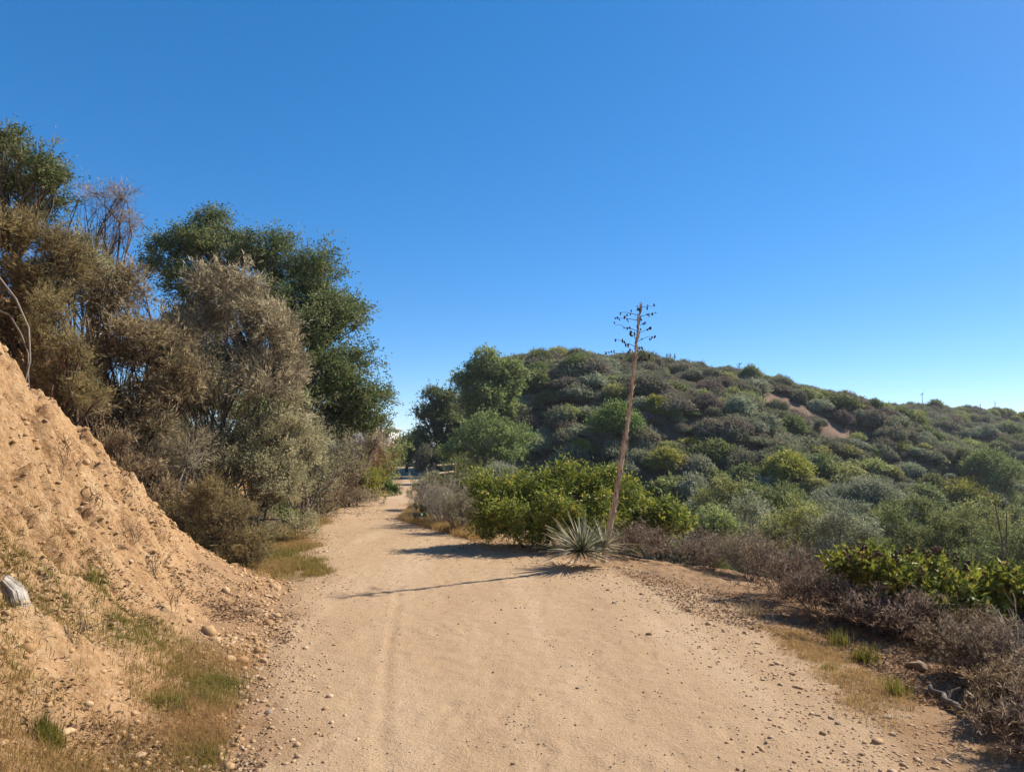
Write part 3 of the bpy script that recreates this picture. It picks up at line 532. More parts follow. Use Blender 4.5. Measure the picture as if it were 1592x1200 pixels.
# ------------------------------------------------------------------ right of the trail: bushes by the bend
b = at(800, 838); b = foot(838, 11.4)
SUM = [(765, 778, 40, 46, -0.2), (815, 762, 46, 36, 0), (870, 756, 48, 34, 0.2), (925, 762, 46, 36, 0.2), (965, 778, 38, 40, 0.3), (800, 812, 46, 36, -0.6), (860, 806, 50, 40, -0.6), (920, 808, 46, 38, -0.3), (760, 815, 32, 30, -0.1)]
tree('laurel_sumac_bush', b, px_lobes(b, SUM, 11.4), 'large rounded dark green bush just left of the tall yucca stalk', cat='bush', leaf='sumac', wood='twigbrown', seed=41, n_clump=900, per=42, clump_r=0.15, ln=0.062, wd=0.027,
     trunk_r=0.03, shell=0.35, extra_trunks=9, fold=0.12, flat=1.0)
b = foot(1025, 12.6)
tree('laurel_sumac_bush', b, px_lobes(b, [(1000, 790, 34, 24, 0), (1035, 798, 34, 28, -0.2), (1010, 818, 40, 24, -0.2), (1055, 820, 24, 24, 0), (985, 815, 26, 26, 0)], 12.6),
     'bright green low bush directly right of the yucca stalk', cat='bush', leaf='sumac', wood='twigbrown', seed=42, n_clump=240, per=34, clump_r=0.17, ln=0.09, wd=0.038, trunk_r=0.02, shell=0.35, extra_trunks=6, fold=0.12, flat=1.0)
b = at(1440, 960); d_ = 6.6; b = foot(1440, d_)
tree('laurel_sumac_bush', b, px_lobes(b, [(1330, 880, 34, 28, 0.3), (1380, 890, 40, 40, 0), (1440, 900, 40, 44, 0), (1490, 925, 44, 46, -0.2), (1550, 945, 46, 48, -0.2), (1600, 960, 44, 54, -0.3), (1400, 925, 44, 30, -0.2), (1500, 965, 40, 30, -0.4), (1590, 1010, 40, 40, -0.4), (1450, 945, 44, 30, -0.3)], d_),
     'leafy yellow-green bush with dark flower heads at the right edge', cat='bush', leaf='sumac', wood='twigbrown', seed=43, n_clump=420, per=28, clump_r=0.11, ln=0.085, wd=0.034, trunk_r=0.012, shell=0.3, extra_trunks=8, fold=0.14, flat=1.0)
BIGSUM = bpy.data.objects[[o.name for o in COL.objects if o.name.startswith('laurel_sumac_bush')][-1]]
gshrub('green_shrub', 735, 16.0, 95, 716, 'fargreen', 'twigbrown', 'loose green shrub behind the left end of the large bush', 44, n0=18, n1=7, n2=6, n3=3, per=8, ln=0.05, wd=0.018, cone=0.9)
gshrub('sagebrush', 690, 14.2, 90, 742, 'drygrey', 'twigpale', 'wispy grey sagebrush at the right edge of the bend', 45, n0=26, n1=5, n2=4, n3=2, per=5, ln=0.05, wd=0.006, cone=0.8, up=0.35)
gshrub('sagebrush', 715, 12.9, 60, 765, 'olive', 'twig', 'small straw-green wispy shrub beside the golden grass', 46, n0=24, n1=5, n2=4, n3=2, per=5, ln=0.05, wd=0.006, cone=0.7, up=0.35)
gshrub('sagebrush', 665, 18.0, 50, 735, 'olive', 'twig', 'pale wispy shrub at the far right edge of the trail', 47, n0=16, n1=6, n2=5, n3=3, per=6, ln=0.06, wd=0.009, cone=0.8, up=0.35)
# open wiry shrubs on the slope behind the dry row
MIDK = [(1105, 14.5, 90, 785, 'oliveh', 'yellowish olive wiry shrub right of the low bright bush'), (1165, 15.5, 110, 770, 'sage', 'pale grey-green open shrub at the near rim of the canyon'),
        (1235, 14.0, 110, 775, 'oliveh', 'tall loose olive shrub behind the dry purple row'), (1310, 13.0, 110, 790, 'sage', 'thin grey-green shrub behind the flower-headed bush'),
        (1385, 15.0, 120, 790, 'fargreen', 'soft green shrub beyond the flower-headed bush'), (1470, 14.0, 120, 800, 'fargreen', 'green shrub around the bare dead branches'),
        (1560, 12.0, 150, 820, 'fargreen', 'green shrub at the right edge above the flower-headed bush'), (1200, 19.0, 110, 745, 'fargreen', 'green rounded shrub lower down the near canyon slope'),
        (1130, 21.0, 100, 740, 'oliveh', 'olive shrub below the yellow-green patch of hillside'), (1290, 20.0, 120, 760, 'sage', 'broad grey shrub in the middle of the canyon slope'),
        (1420, 22.0, 130, 760, 'fargreen', 'wide green shrub on the far side of the near slope'), (1530, 20.0, 130, 770, 'oliveh', 'yellow-green shrub on the slope near the right edge')]
for i, (px, d, w, top, lf, lab) in enumerate(MIDK):
    hh = w * 0.5; q_ = max(1, d / 15)
    mass('wiry_shrub', px, d, [(px, top + hh * 0.45, w * 0.26, hh * 0.45, 0), (px - w * 0.28, top + hh * 0.8, w * 0.24, hh * 0.45, 0.2), (px + w * 0.3, top + hh * 0.75, w * 0.24, hh * 0.42, -0.2), (px, top + hh * 1.25, w * 0.42, hh * 0.5, 0)], lf, 'twig', lab, 60 + i,
         n_clump=210, per=42, clump_r=0.15 * q_, ln=0.058 * q_, wd=0.022 * q_, trunk_r=0.02, twigs=8)
# dead branching stems
def deadwood(name, p, h, w, label, seed, mat='twig', n0=3, n1=4, n2=4, r=0.014, cat='dead shrub'):
    l, wd_ = shrub_mesh(seed, w, w, h, None, None, n0=n0, n1=n1, n2=n2, n3=0, per=1, cone=0.5, spread=0.4, up=0.15, twig_r=r)
    return obj(name, wd_.mesh(name, [M[mat]], True), loc=p, label=label, cat=cat)
deadwood('dead_shrub', foot(1540, 9.5), 2.6, 1.2, 'bare dark dead branches rising above the bush at the right edge', 81, 'bark', 3, 5, 4, 0.012)
deadwood('dead_shrub', foot(1275, 11.5), 1.5, 0.9, 'bare thin dead stems behind the dry purple row', 82, 'bark', 4, 5, 4, 0.009)
deadwood('dead_shrub', foot(1160, 13.0), 1.3, 0.8, 'small leafless grey stems behind the dry row near the low bush', 83, 'twig', 4, 5, 4, 0.009)
# dry row along the edge
ROW = [(985, 880, 100, 55, 'purple'), (1045, 885, 110, 55, 'drygrey'), (1105, 895, 120, 62, 'purple'), (1165, 915, 120, 75, 'drygrey'), (1220, 940, 120, 85, 'purple'), (1275, 965, 130, 90, 'purple'),
       (1335, 985, 130, 80, 'drybrown'), (1395, 1005, 120, 80, 'purple'), (1490, 1035, 140, 90, 'drybrown'), (1560, 1085, 130, 110, 'purple'), (1600, 1130, 150, 120, 'drybrown'), (1130, 880, 110, 60, 'drybrown'), (1010, 872, 90, 42, 'drybrown'), (1550, 1020, 140, 90, 'purple'), (1340, 960, 110, 80, 'olive'), (1450, 1000, 120, 70, 'drybrown'), (1525, 1072, 110, 80, 'purple'), (1585, 1155, 130, 100, 'drybrown'), (1640, 1190, 160, 120, 'purple')]
RLAB = ['dry mauve twig shrub touching the yucca rosette', 'pale grey dry shrub second in the row from the yucca', 'dry mauve twig shrub below the low bright bush', 'silver grey dry shrub in the middle of the row',
        'dense mauve dry shrub before the flower-headed bush begins', 'dark mauve dry shrub under the left end of the flower-headed bush', 'brown dry shrub behind the golden grass patch', 'mauve dry shrub behind the bright green tuft',
        'brown dry shrub under the flower-headed bush', 'mauve dry shrub behind the fallen stick', 'brown dry shrub in the lower right corner', 'brown dry shrub behind the grey ones of the row', 'low brown dry shrub right behind the yucca stalk base', 'mauve dry shrub with bleached stems at the right edge',
        'small olive shrub in the row of dry shrubs', 'matted brown dry shrub below the middle of the flower-headed bush', 'low mauve dry shrub right behind the fallen stick', 'brown dry shrub below the fallen stick near the corner', 'mauve dry shrub cut by the lower right corner']
for i, ((px, py, w, hp, lf), lab) in enumerate(zip(ROW, RLAB)):
    p = at(px, py - 12); m = p[1] / F; rr_ = np.random.default_rng(700 + i)
    shrub('dry_shrub', p, w * m * 1.1, w * m * 0.9, hp * m * (0.7 if px > 1250 else 0.9) * rr_.uniform(0.85, 1.5), lf, 'twigbrown' if lf != 'drygrey' else 'twig', lab, 100 + i, group='dry shrubs along the right edge of the trail',
          n0=20, n1=5, n2=5, n3=3, per=3, ln=0.042, wd=0.0055, cone=0.95, spread=0.55, up=0.3, twig_r=0.005)
deadwood('dead_shrub', at(1590, 1075), 0.75, 0.7, 'bleached white dead stems leaning at the lower right edge', 84, 'twigpale', 4, 3, 3, 0.008)
# small things on the bank
WEEDS = [(245, 905, 45, 'dark dry weed standing on the bare bank'), (95, 745, 65, 'thin leafless stem high on the bare bank'), (205, 860, 45, 'two-stemmed dry weed on the middle of the bare bank'), (150, 800, 40, 'wiry dry weed below the crest of the bank'),
         (120, 1005, 55, 'dark tangle of dead stems in the hollow of the lower bank'), (270, 955, 45, 'grey dead twig tuft on the lower bank')]
for i, (px, py, hp, lab) in enumerate(WEEDS):
    p = at(px, py); m = p[1] / F; deadwood('dry_weed', p, hp * m, hp * m * 0.7, lab, 90 + i, 'twigbrown', 4, 3, 3, 0.006, 'dry weed')
a = Acc(); rg = np.random.default_rng(4); p0 = pt(8, 430, 8.3); ps = np.array([pt(-10, 420, 8.3), pt(25, 465, 8.1), pt(45, 510, 7.9), pt(47, 560, 7.8), pt(38, 600, 7.7), pt(25, 625, 7.7)])
ps2 = np.array([pt(-10, 480, 8.2), pt(15, 490, 8.0), pt(33, 520, 7.9), pt(44, 550, 7.8), pt(44, 590, 7.75), pt(50, 640, 7.7)])
tubes(a, np.stack([ps, ps2]) - p0, np.array([[0.011, 0.011, 0.010, 0.009, 0.007, 0.004]] * 2), 6, rng=rg)
obj('hanging_root', a.mesh('hanging_root', [M['twig']], True), loc=p0, label='pale curved root hanging over the top of the bare bank', cat='root')

# ------------------------------------------------------------------ the yucca
yb = at(905, 862); yb = foot(905, 9.3)
yuc = thing('yucca_plant', yb, 'spiky grey-green yucca with a tall leaning dry flower stalk', 'yucca')
def yleaf_mesh(seed):
    r = np.random.default_rng(seed); k = 6; t = np.linspace(0, 1, k); bend = r.uniform(-0.4, 0.12)
    cz = bend * t * t; w = 0.012 * (1 - t ** 2.2) + 0.001; V = []
    for i in range(k): V += [(-w[i], t[i], cz[i] + 0.006), (0, t[i], cz[i]), (w[i], t[i], cz[i] + 0.006)]
    Qs = []
    for i in range(k - 1):
        for j in range(2): Qs.append((i * 3 + j, i * 3 + j + 1, i * 3 + j + 4, i * 3 + j + 3))
    return np.array(V), np.array(Qs)
YM = []
for s_ in range(6):
    V_, Q_ = yleaf_mesh(s_)
    for tt in (0.15, 0.5, 0.95): YM.append(mesh('leaf', V_, Q_, tint=np.clip(tt + 0.25 * (V_[:, 1] > 0.8), 0, 1), smooth=True, mats=[M['yleaf']]))
rg = np.random.default_rng(50)
def rosette(cx, cy, cz, n, ln, lo):
    for i in range(n):
        u = (i + 0.5) / n; el = math.asin(-lo + (1 + lo) * u ** 0.9 * 0.985) if True else 0; az = i * 2.399963 + rg.normal() * 0.15
        tt = 2 if el < 0.0 else (1 if rg.random() < 0.55 else 0)
        o = obj('leaf', YM[int(rg.integers(6)) * 3 + tt], yuc); o.location = (cx, cy, cz)
        o.rotation_euler = (el + rg.normal() * 0.12, rg.normal() * 0.4, az); s_ = ln * rg.uniform(0.5, 1.15); o.scale = (1.0, s_, s_)
rosette(-0.03, 0, 0.20, 240, 0.56, 0.22)
rosette(0.30, 0.12, 0.26, 60, 0.42, 0.3)
sb = np.array([0.27, 0.10, 0.05]); top = pt(995, 476, 9.35) - yb
k = 26; t = np.linspace(0, 1, k)[:, None]; SP = sb + (top - sb) * t + np.array([0.06, 0, 0]) * np.sin(t * math.pi) * np.array([1, 0, 0])
a = Acc(); tubes(a, SP[None], np.interp(t[:, 0], [0, 0.12, 0.5, 0.85, 1], [0.040, 0.034, 0.024, 0.014, 0.006])[None], 10, tint=0.6)
C, D, _ = along(rg, SP[None], 260, 0.02); az = rg.uniform(0, 6.283, 260); R_ = np.interp(np.linalg.norm(C - sb, axis=1) / np.linalg.norm(top - sb), [0, 0.5, 1], [0.034, 0.022, 0.006])
C = C + np.stack([np.cos(az), np.sin(az), az * 0], 1) * R_[:, None]
leaves(a, rg, C, D + np.stack([np.cos(az), np.sin(az), az * 0], 1) * 0.22, 0.10, 0.022)
obj('stalk', a.mesh('stalk', [M['stalk']], True), yuc)
def ico(rng, jit=0.2):
    g = (1 + 5 ** 0.5) / 2
    v = np.array([(-1, g, 0), (1, g, 0), (-1, -g, 0), (1, -g, 0), (0, -1, g), (0, 1, g), (0, -1, -g), (0, 1, -g), (g, 0, -1), (g, 0, 1), (-g, 0, -1), (-g, 0, 1)], float); v = nrm(v)
    f = np.array([(0, 11, 5), (0, 5, 1), (0, 1, 7), (0, 7, 10), (0, 10, 11), (1, 5, 9), (5, 11, 4), (11, 10, 2), (10, 7, 6), (7, 1, 8), (3, 9, 4), (3, 4, 2), (3, 2, 6), (3, 6, 8), (3, 8, 9), (4, 9, 5), (2, 4, 11), (6, 2, 10), (8, 6, 7), (9, 8, 1)])
    return v * (1 + rng.uniform(-jit, jit, (12, 1))), f
for i in range(17):
    tt = 0.79 + 0.20 * (i / 16.0); P0_ = SP[0] + (SP[-1] - SP[0]) * tt; az = i * 2.4 + rg.normal() * 0.3; L_ = (0.42 - 0.14 * (i / 16.0)) * rg.uniform(0.5, 1.2)
    d = np.array([math.cos(az), math.sin(az) * 0.8, 0.25 + 0.35 * rg.random()]); d /= np.linalg.norm(d)
    bp = np.stack([P0_ + d * L_ * q + np.array([0, 0, -0.05 * q * q]) + rg.normal(size=3) * 0.006 for q in np.linspace(0, 1, 5)])
    a = Acc(); tubes(a, bp[None], np.linspace(0.0045, 0.0022, 5)[None], 4)
    bo = obj('branch', a.mesh('branch', [M['twigbrown']], True), yuc)
    a = Acc()
    for q in range(int(rg.integers(3, 9))):
        v, f = ico(rg, 0.25); c = bp[0] + (bp[-1] - bp[0]) * rg.uniform(0.3, 1.05) + rg.normal(size=3) * 0.016
        a.add(v * np.array([0.011, 0.011, 0.019]) * rg.uniform(0.7, 1.3) + c, T=f)
    obj('pod_cluster', a.mesh('pod_cluster', [M['pod']], True), bo)

# flower heads on the right bush (part of it)
rg = np.random.default_rng(52); m7 = 7.0 / F; bl = np.array(BIGSUM.location)
HEADS = [(1318, 862), (1340, 855), (1365, 868), (1392, 872), (1412, 862), (1440, 868), (1456, 858), (1482, 872), (1503, 888), (1525, 905), (1548, 912), (1570, 925), (1590, 930), (1470, 905), (1430, 895), (1515, 930), (1545, 950)]
for (hx, hy) in HEADS:
    c = pt(hx, hy - 6, 6.3 + rg.uniform(-0.15, 0.15)) - bl; a = Acc()
    for q in range(16):
        v, f = ico(rg, 0.3); o_ = rg.normal(size=3) * np.array([0.019, 0.019, 0.028]); a.add(v * 0.013 * rg.uniform(0.7, 1.3) + o_, T=f, tint=rg.random())
    tubes(a, np.array([[(0, 0, -0.12), (0.005, 0, -0.06), (0, 0, 0.02)]]), np.array([[0.003, 0.003, 0.002]]), 4)
    obj('flower_head', a.mesh('flower_head', [M['twigbrown']], True), BIGSUM, loc=c)

# ------------------------------------------------------------------ shrubs of the hillside
def dome_mesh(seed, leaf, w=2.0, h=1.4, nl=5200, ln=0.12, wd=0.07, clumps=46):
    rng = np.random.default_rng(seed); acc = Acc(); nb = 11
    az = rng.uniform(0, 6.283, nb); rr = w * 0.33 * np.sqrt(rng.uniform(0, 1, nb)); rr[0] = 0
    lo = np.stack([np.cos(az) * rr, np.sin(az) * rr, h * (0.62 - 0.55 * (rr / (w * 0.36)) ** 2 * rng.uniform(0.5, 1, nb)), rng.uniform(0.16, 0.27, nb) * w, rng.uniform(0.16, 0.27, nb) * w, rng.uniform(0.24, 0.36, nb) * h], 1)
    share = lo[:, 3] ** 2 / (lo[:, 3] ** 2).sum()
    for L_, sh in zip(lo, share):
        n = int(nl * sh); d = rvec(rng, n); d[:, 2] = np.where(d[:, 2] < -0.25, -d[:, 2], d[:, 2])
        lump = 0.86 + 0.5 * fbm(d[:, 0] * 2.6 + L_[0] * 9, d[:, 1] * 2.6 + d[:, 2] * 2.1 + L_[1] * 9, seed, 2) + 0.15 * rng.normal(size=n)
        C = L_[:3] + d * L_[3:] * lump[:, None]; C[:, 2] = np.maximum(C[:, 2], 0.02); D = np.cross(d, rvec(rng, n)) + d * 0.45 + np.array([0, 0, 0.25])
        tn = np.clip(0.5 + (lump - 0.86) * 0.25 + rng.normal(size=n) * 0.22 + rng.normal() * 0.12, 0, 1)
        leaves(acc, rng, C, D, ln, wd, tint=tn, N=d, nj=0.8)
    ns = nl // 12; d = rvec(rng, ns); d[:, 2] = np.abs(d[:, 2]) + 0.15; d = nrm(d); b0 = np.array([0, 0, h * 0.3]) + d * np.array([w * 0.36, w * 0.36, h * 0.55]) * rng.uniform(0.75, 1.05, (ns, 1))
    g_ = np.repeat(np.arange(ns), 7); tt_ = rng.uniform(0, 1, ns * 7); sl_ = rng.uniform(0.10, 0.42, ns) * w * 0.5; dd = nrm(d + rvec(rng, ns) * 0.6 + np.array([0, 0, 0.4]))
    leaves(acc, rng, b0[g_] + dd[g_] * (sl_[g_] * tt_)[:, None] + rng.normal(size=(ns * 7, 3)) * 0.02, dd[g_] + rvec(rng, ns * 7) * 0.7, ln * 0.85, wd * 0.6, tint=np.clip(rng.uniform(0, 1, ns)[g_] + rng.normal(size=ns * 7) * 0.15, 0, 1))
    P0, R0 = stems(rng, 9, h * 0.8, 0.9, r=0.03); tubes(acc, P0, R0, 4, tint=0.1)
    return acc.mesh('hill_shrub', [M[leaf]])
KIND = {'sage': ('grey_sage_shrub', 'grey-green rounded sage shrub'), 'dark': ('dark_chaparral_shrub', 'dark brown-green chaparral shrub'), 'mauve': ('mauve_chaparral_shrub', 'purplish brown chaparral shrub'),
        'oliveh': ('olive_chaparral_shrub', 'olive green chaparral shrub'), 'fargreen': ('green_chaparral_shrub', 'leafy green chaparral shrub'), 'yellowgreen': ('yellow_green_shrub', 'yellow-green chaparral shrub')}
PROTO = {k: [dome_mesh(200 + i * 10 + j, k, w=2.0, h=1.2 if k != 'fargreen' else 1.5) for j in range(3)] for i, k in enumerate(KIND)}
FINE = {k: [dome_mesh(300 + i * 10 + j, k, w=2.0, h=1.4, nl=15000, ln=0.075, wd=0.036) for j in range(2)] for i, k in enumerate(KIND)}
rg = np.random.default_rng(99); cand = []
for (y0, y1, st) in ((9.5, 30, 1.1), (30, 110, 0.88)):
    for yy in np.arange(y0, y1, st):
        xs = np.arange(-14, 88, st); xs = xs + rg.uniform(-0.6, 0.6, len(xs)) * st; ys = yy + rg.uniform(-0.6, 0.6, len(xs)) * st
        cand.append(np.stack([xs, ys], 1))
cand = np.concatenate(cand)
dr_ = dist_poly(cand[:, 0], cand[:, 1], RE); rx_ = np.interp(cand[:, 1], RE[:, 1], RE[:, 0])
ok = (cand[:, 0] > rx_) & (dr_ > np.where(cand[:, 1] < 26, 4.2, 2.6)) & (np.abs((cand[:, 0]) / cand[:, 1]) < 0.80)
ok &= ~((cand[:, 1] < 14) & (dr_ < 6))
for bx_, by_, rxx, ryy in BAREP: ok &= np.hypot((cand[:, 0] - bx_) / rxx, (cand[:, 1] - by_) / ryy) > rg.uniform(0.8, 1.15, len(cand))
cand = cand[ok]; cz = H(cand[:, 0], cand[:, 1])
def visible(x, y, z):
    t = np.linspace(0.04, 0.97, 60)[None, :]; g = H(x[:, None] * t, y[:, None] * t, False); r_ = EYE + (z[:, None] - EYE) * t
    return (r_ > g - 0.05).all(1)
vis = visible(cand[:, 0], cand[:, 1], cz + 1.3)
cand = cand[vis]; cz = cz[vis]
n = len(cand)
sp = fbm(cand[:, 0] * 0.10, cand[:, 1] * 0.14, 61, 3) + rg.normal(size=n) * 0.16
up_ = sstep(-3, 8, cz)
kinds = []
for i in range(n):
    px_ = CX + F * cand[i, 0] / cand[i, 1]; v = sp[i]; u = up_[i]; near = cand[i, 1] < 30
    w = {'sage': 1.0 + 2.2 * max(v, 0) - 0.5 * u, 'dark': 0.75 + 1.1 * u - v, 'mauve': 0.22 + 0.9 * u - 0.6 * v, 'oliveh': 0.55 - 0.2 * u, 'fargreen': 0.28 + (0.55 if px_ > 1250 else 0.1) * (1 - u), 'yellowgreen': 0.05 + 0.16 * (0.25 < u < 0.7)}
    if near: w['fargreen'] += 0.25; w['oliveh'] += 0.8; w['sage'] += 0.5; w['mauve'] = 0.15
    ks = list(w); pr = np.maximum(np.array([w[k_] for k_ in ks]), 0.01); kinds.append(ks[int(rg.choice(len(ks), p=pr / pr.sum()))])
scl = np.clip(rg.lognormal(0, 0.34, n) * np.where(cand[:, 1] < 30, 0.66, 0.70), 0.35, 1.12 - 0.25 * sstep(4, 8, cz))
order = np.argsort(-scl / cand[:, 1])
N_IND = 290
def region(px, py, d):
    col = ('behind the pale trees at the bend' if px < 900 else 'directly behind the yucca stalk' if px < 1060 else 'right of the yucca stalk' if px < 1190 else 'under the bare soil patches' if px < 1330 else 'under the long right ridge' if px < 1470 else 'by the right edge')
    row = 'in the near canyon' if d < 30 else 'near the skyline' if py < 628 else 'halfway up the hillside' if py < 690 else 'low on the hillside'
    return row + ' ' + col
rest = {k: [] for k in KIND}
for r_, i in enumerate(order):
    x, y = cand[i]; k_ = kinds[i]; s_ = scl[i]; zz = cz[i] - 0.12
    if r_ < N_IND:
        me = (FINE if y < 32 else PROTO)[k_][int(rg.integers(2 if y < 32 else 3))]
        px_ = CX + F * x / y; reg = region(px_, HOR - F * (zz - EYE) / y, y); nick = ('large ' if s_ > 1.0 else 'small ' if s_ < 0.85 else '') + KIND[k_][1]
        o = obj(KIND[k_][0], me, loc=(x, y, zz), label=nick + ' ' + reg, cat='shrub', group=nick + 's ' + reg)
        o.rotation_euler = (0, 0, rg.uniform(0, 6.28)); o.scale = (s_ * rg.uniform(0.8, 1.45), s_ * rg.uniform(0.8, 1.45), s_ * rg.uniform(0.65, 1.3))
    else: rest[k_].append((x, y, zz, s_))
print('hill candidates', n, {k: len(v) for k, v in rest.items()})
# the smaller, farther ones: one mass
gn = bpy.data.node_groups.new('shrub_mass', 'GeometryNodeTree')
gn.interface.new_socket('Geometry', in_out='INPUT', socket_type='NodeSocketGeometry'); gn.interface.new_socket('Geometry', in_out='OUTPUT', socket_type='NodeSocketGeometry')
gi = gn.nodes.new('NodeGroupInput'); go = gn.nodes.new('NodeGroupOutput'); jn = gn.nodes.new('GeometryNodeJoinGeometry')
def named(nm, tp):
    q = gn.nodes.new('GeometryNodeInputNamedAttribute'); q.data_type = tp; q.inputs[0].default_value = nm; return q.outputs[0]
src = {}
for o in COL.objects:
    if o.type == 'MESH' and o.data.name.startswith('hill_shrub'): src.setdefault(o.data.name, o)
slots = [(k, j) for k in KIND for j in range(3)]; pts_, sc_, ro_, id_ = [], [], [], []
used = []
for si, (k, j) in enumerate(slots):
    o = src.get(PROTO[k][j].name)
    if o is None: continue
    used.append(si)
    oi = gn.nodes.new('GeometryNodeObjectInfo'); oi.inputs[0].default_value = o; oi.transform_space = 'ORIGINAL'; oi.inputs['As Instance'].default_value = True
    ip = gn.nodes.new('GeometryNodeInstanceOnPoints'); cmp_ = gn.nodes.new('FunctionNodeCompare'); cmp_.data_type = 'INT'; cmp_.operation = 'EQUAL'
    gn.links.new(named('slot', 'INT'), cmp_.inputs[2]); cmp_.inputs[3].default_value = si
    gn.links.new(gi.outputs[0], ip.inputs['Points']); gn.links.new(cmp_.outputs[0], ip.inputs['Selection']); gn.links.new(oi.outputs['Geometry'], ip.inputs['Instance'])
    gn.links.new(named('rot', 'FLOAT_VECTOR'), ip.inputs['Rotation']); gn.links.new(named('scl', 'FLOAT_VECTOR'), ip.inputs['Scale']); gn.links.new(ip.outputs[0], jn.inputs[0])
gn.links.new(jn.outputs[0], go.inputs[0])
for k in KIND:
    js = [si for si in used if slots[si][0] == k] or used
    for (x, y, z, s_) in rest[k]:
        pts_.append((x, y, z)); sc_.append((s_ * rg.uniform(0.8, 1.45), s_ * rg.uniform(0.8, 1.45), s_ * rg.uniform(0.65, 1.3))); ro_.append((0, 0, rg.uniform(0, 6.28))); id_.append(js[int(rg.integers(len(js)))])
pm = bpy.data.meshes.new('shrubland'); pm.from_pydata(pts_, [], [])
q = pm.attributes.new('slot', 'INT', 'POINT'); q.data.foreach_set('value', np.array(id_, np.int32))
q = pm.attributes.new('scl', 'FLOAT_VECTOR', 'POINT'); q.data.foreach_set('vector', np.array(sc_, np.float32).ravel())
q = pm.attributes.new('rot', 'FLOAT_VECTOR', 'POINT'); q.data.foreach_set('vector', np.array(ro_, np.float32).ravel())
so = obj('shrubland', pm, kind='stuff', label='continuous cover of small distant shrubs over the upper hillside and ridge', cat='shrubland')
md = so.modifiers.new('cover', 'NODES'); md.node_group = gn
# single plants of the hillside that stand out
def spot(name, px, py, wpx, hpx, leaf, label, seed, cat='shrub', nl=9000):
    p = at(px, py + hpx * 0.5); m = p[1] / F; w = wpx * m; h = hpx * m * 1.1
    me = dome_mesh(seed, leaf, w=w, h=h, nl=nl, ln=0.16 * max(p[1] / 50, 0.6), wd=0.085 * max(p[1] / 50, 0.6)); return obj(name, me, loc=p - np.array([0, 0, 0.1]), label=label, cat=cat)
spot('green_tree', 958, 662, 92, 72, 'bright', 'vivid green rounded tree on the hillside behind the yucca stalk', 401, 'tree')
spot('yellow_green_shrub', 1020, 634, 46, 34, 'yellowgreen', 'brightest yellow shrub on the upper hillside right of the yucca stalk', 402)
spot('yellow_green_shrub', 1035, 722, 62, 50, 'yellowgreen', 'large yellow-green shrub low on the hillside right of the yucca stalk', 403)
spot('green_tree', 1232, 668, 52, 38, 'fargreen', 'dark green rounded tree below the bare soil patches', 404, 'tree')
spot('yellow_green_shrub', 1225, 735, 90, 60, 'yellowgreen', 'broad olive-yellow shrub in the gully of the middle hillside', 405)
spot('green_tree', 895, 570, 50, 34, 'fargreen', 'green shrubby tree just under the rounded summit', 406, 'tree')
spot('yellow_green_shrub', 1500, 775, 90, 50, 'yellowgreen', 'wide yellow-green shrub low on the slope near the right edge', 407)
spot('green_tree', 1540, 735, 90, 70, 'fargreen', 'large green tree in the canyon at the right edge', 408, 'tree')
# dry flower stalks on the skyline
for i, (px, top_, base_, d) in enumerate([(1036, 550, 568, 60), (1043, 548, 568, 60), (1048, 550, 568, 60.5), (1017, 553, 566, 59), (1150, 566, 585, 66), (1168, 580, 600, 68), (1194, 592, 608, 70), (1198, 593, 610, 70), (1236, 600, 615, 73), (1434, 612, 632, 93), (1524, 628, 642, 98), (1547, 622, 645, 100)]):
    p = pt(px, base_ + 8, d); q = pt(px + random.Random(i).uniform(-1.5, 1.5), top_, d) - p; a = Acc()
    tubes(a, np.array([[q * t_ for t_ in (0, 0.4, 0.75, 1)]]), np.array([[0.045, 0.04, 0.03, 0.015]]), 5)
    rr = np.random.default_rng(i)
    for e in range(6): o_ = q * rr.uniform(0.8, 1); tubes(a, np.array([[o_, o_ + rr.normal(size=3) * 0.09, o_ + rr.normal(size=3) * 0.13]]), np.array([[0.02, 0.02, 0.015]]), 4)
    obj('dry_yucca_stalk', a.mesh('dry_yucca_stalk', [M['twig']]), loc=p, label='thin dry flower stalk on the skyline of the ' + ('summit' if px < 1060 else 'middle ridge' if px < 1300 else 'far right ridge'), cat='yucca stalk', group='dry stalks on the skyline of the ' + ('summit' if px < 1060 else 'middle ridge' if px < 1300 else 'far right ridge'))

# ------------------------------------------------------------------ house glimpsed beyond the trees, railing and cactus at the bend
def plain(name, col, rough=0.7, spec=0.3, metal=0.0):
    m, nt, N, L = newmat(name); p = N.new('ShaderNodeBsdfPrincipled'); o = N.new('ShaderNodeOutputMaterial'); nz = N.new('ShaderNodeTexNoise'); nz.inputs['Scale'].default_value = 6; nz.inputs['Detail'].default_value = 6
    r = ramp(N, [tuple(c * 0.85 for c in col), tuple(min(1, c * 1.1) for c in col)], [0.3, 0.7]); L.new(nz.outputs['Fac'], r.inputs[0]); L.new(r.outputs[0], p.inputs['Base Color'])
    p.inputs['Roughness'].default_value = rough; p.inputs['Specular IOR Level'].default_value = spec; p.inputs['Metallic'].default_value = metal; L.new(p.outputs[0], o.inputs[0]); return m
def box(x0, x1, y0, y1, z0, z1):
    V = np.array([(x, y, z) for z in (z0, z1) for (x, y) in ((x0, y0), (x1, y0), (x1, y1), (x0, y1))]); Qs = np.array([(3, 2, 1, 0), (4, 5, 6, 7), (0, 1, 5, 4), (1, 2, 6, 5), (2, 3, 7, 6), (3, 0, 4, 7)]); return V, Qs
def boxmesh(nm, mat, *bs):
    a = Acc()
    for b_ in bs: V_, Q_ = box(*b_); a.add(V_, Q=Q_)
    return a.mesh(nm, [mat])
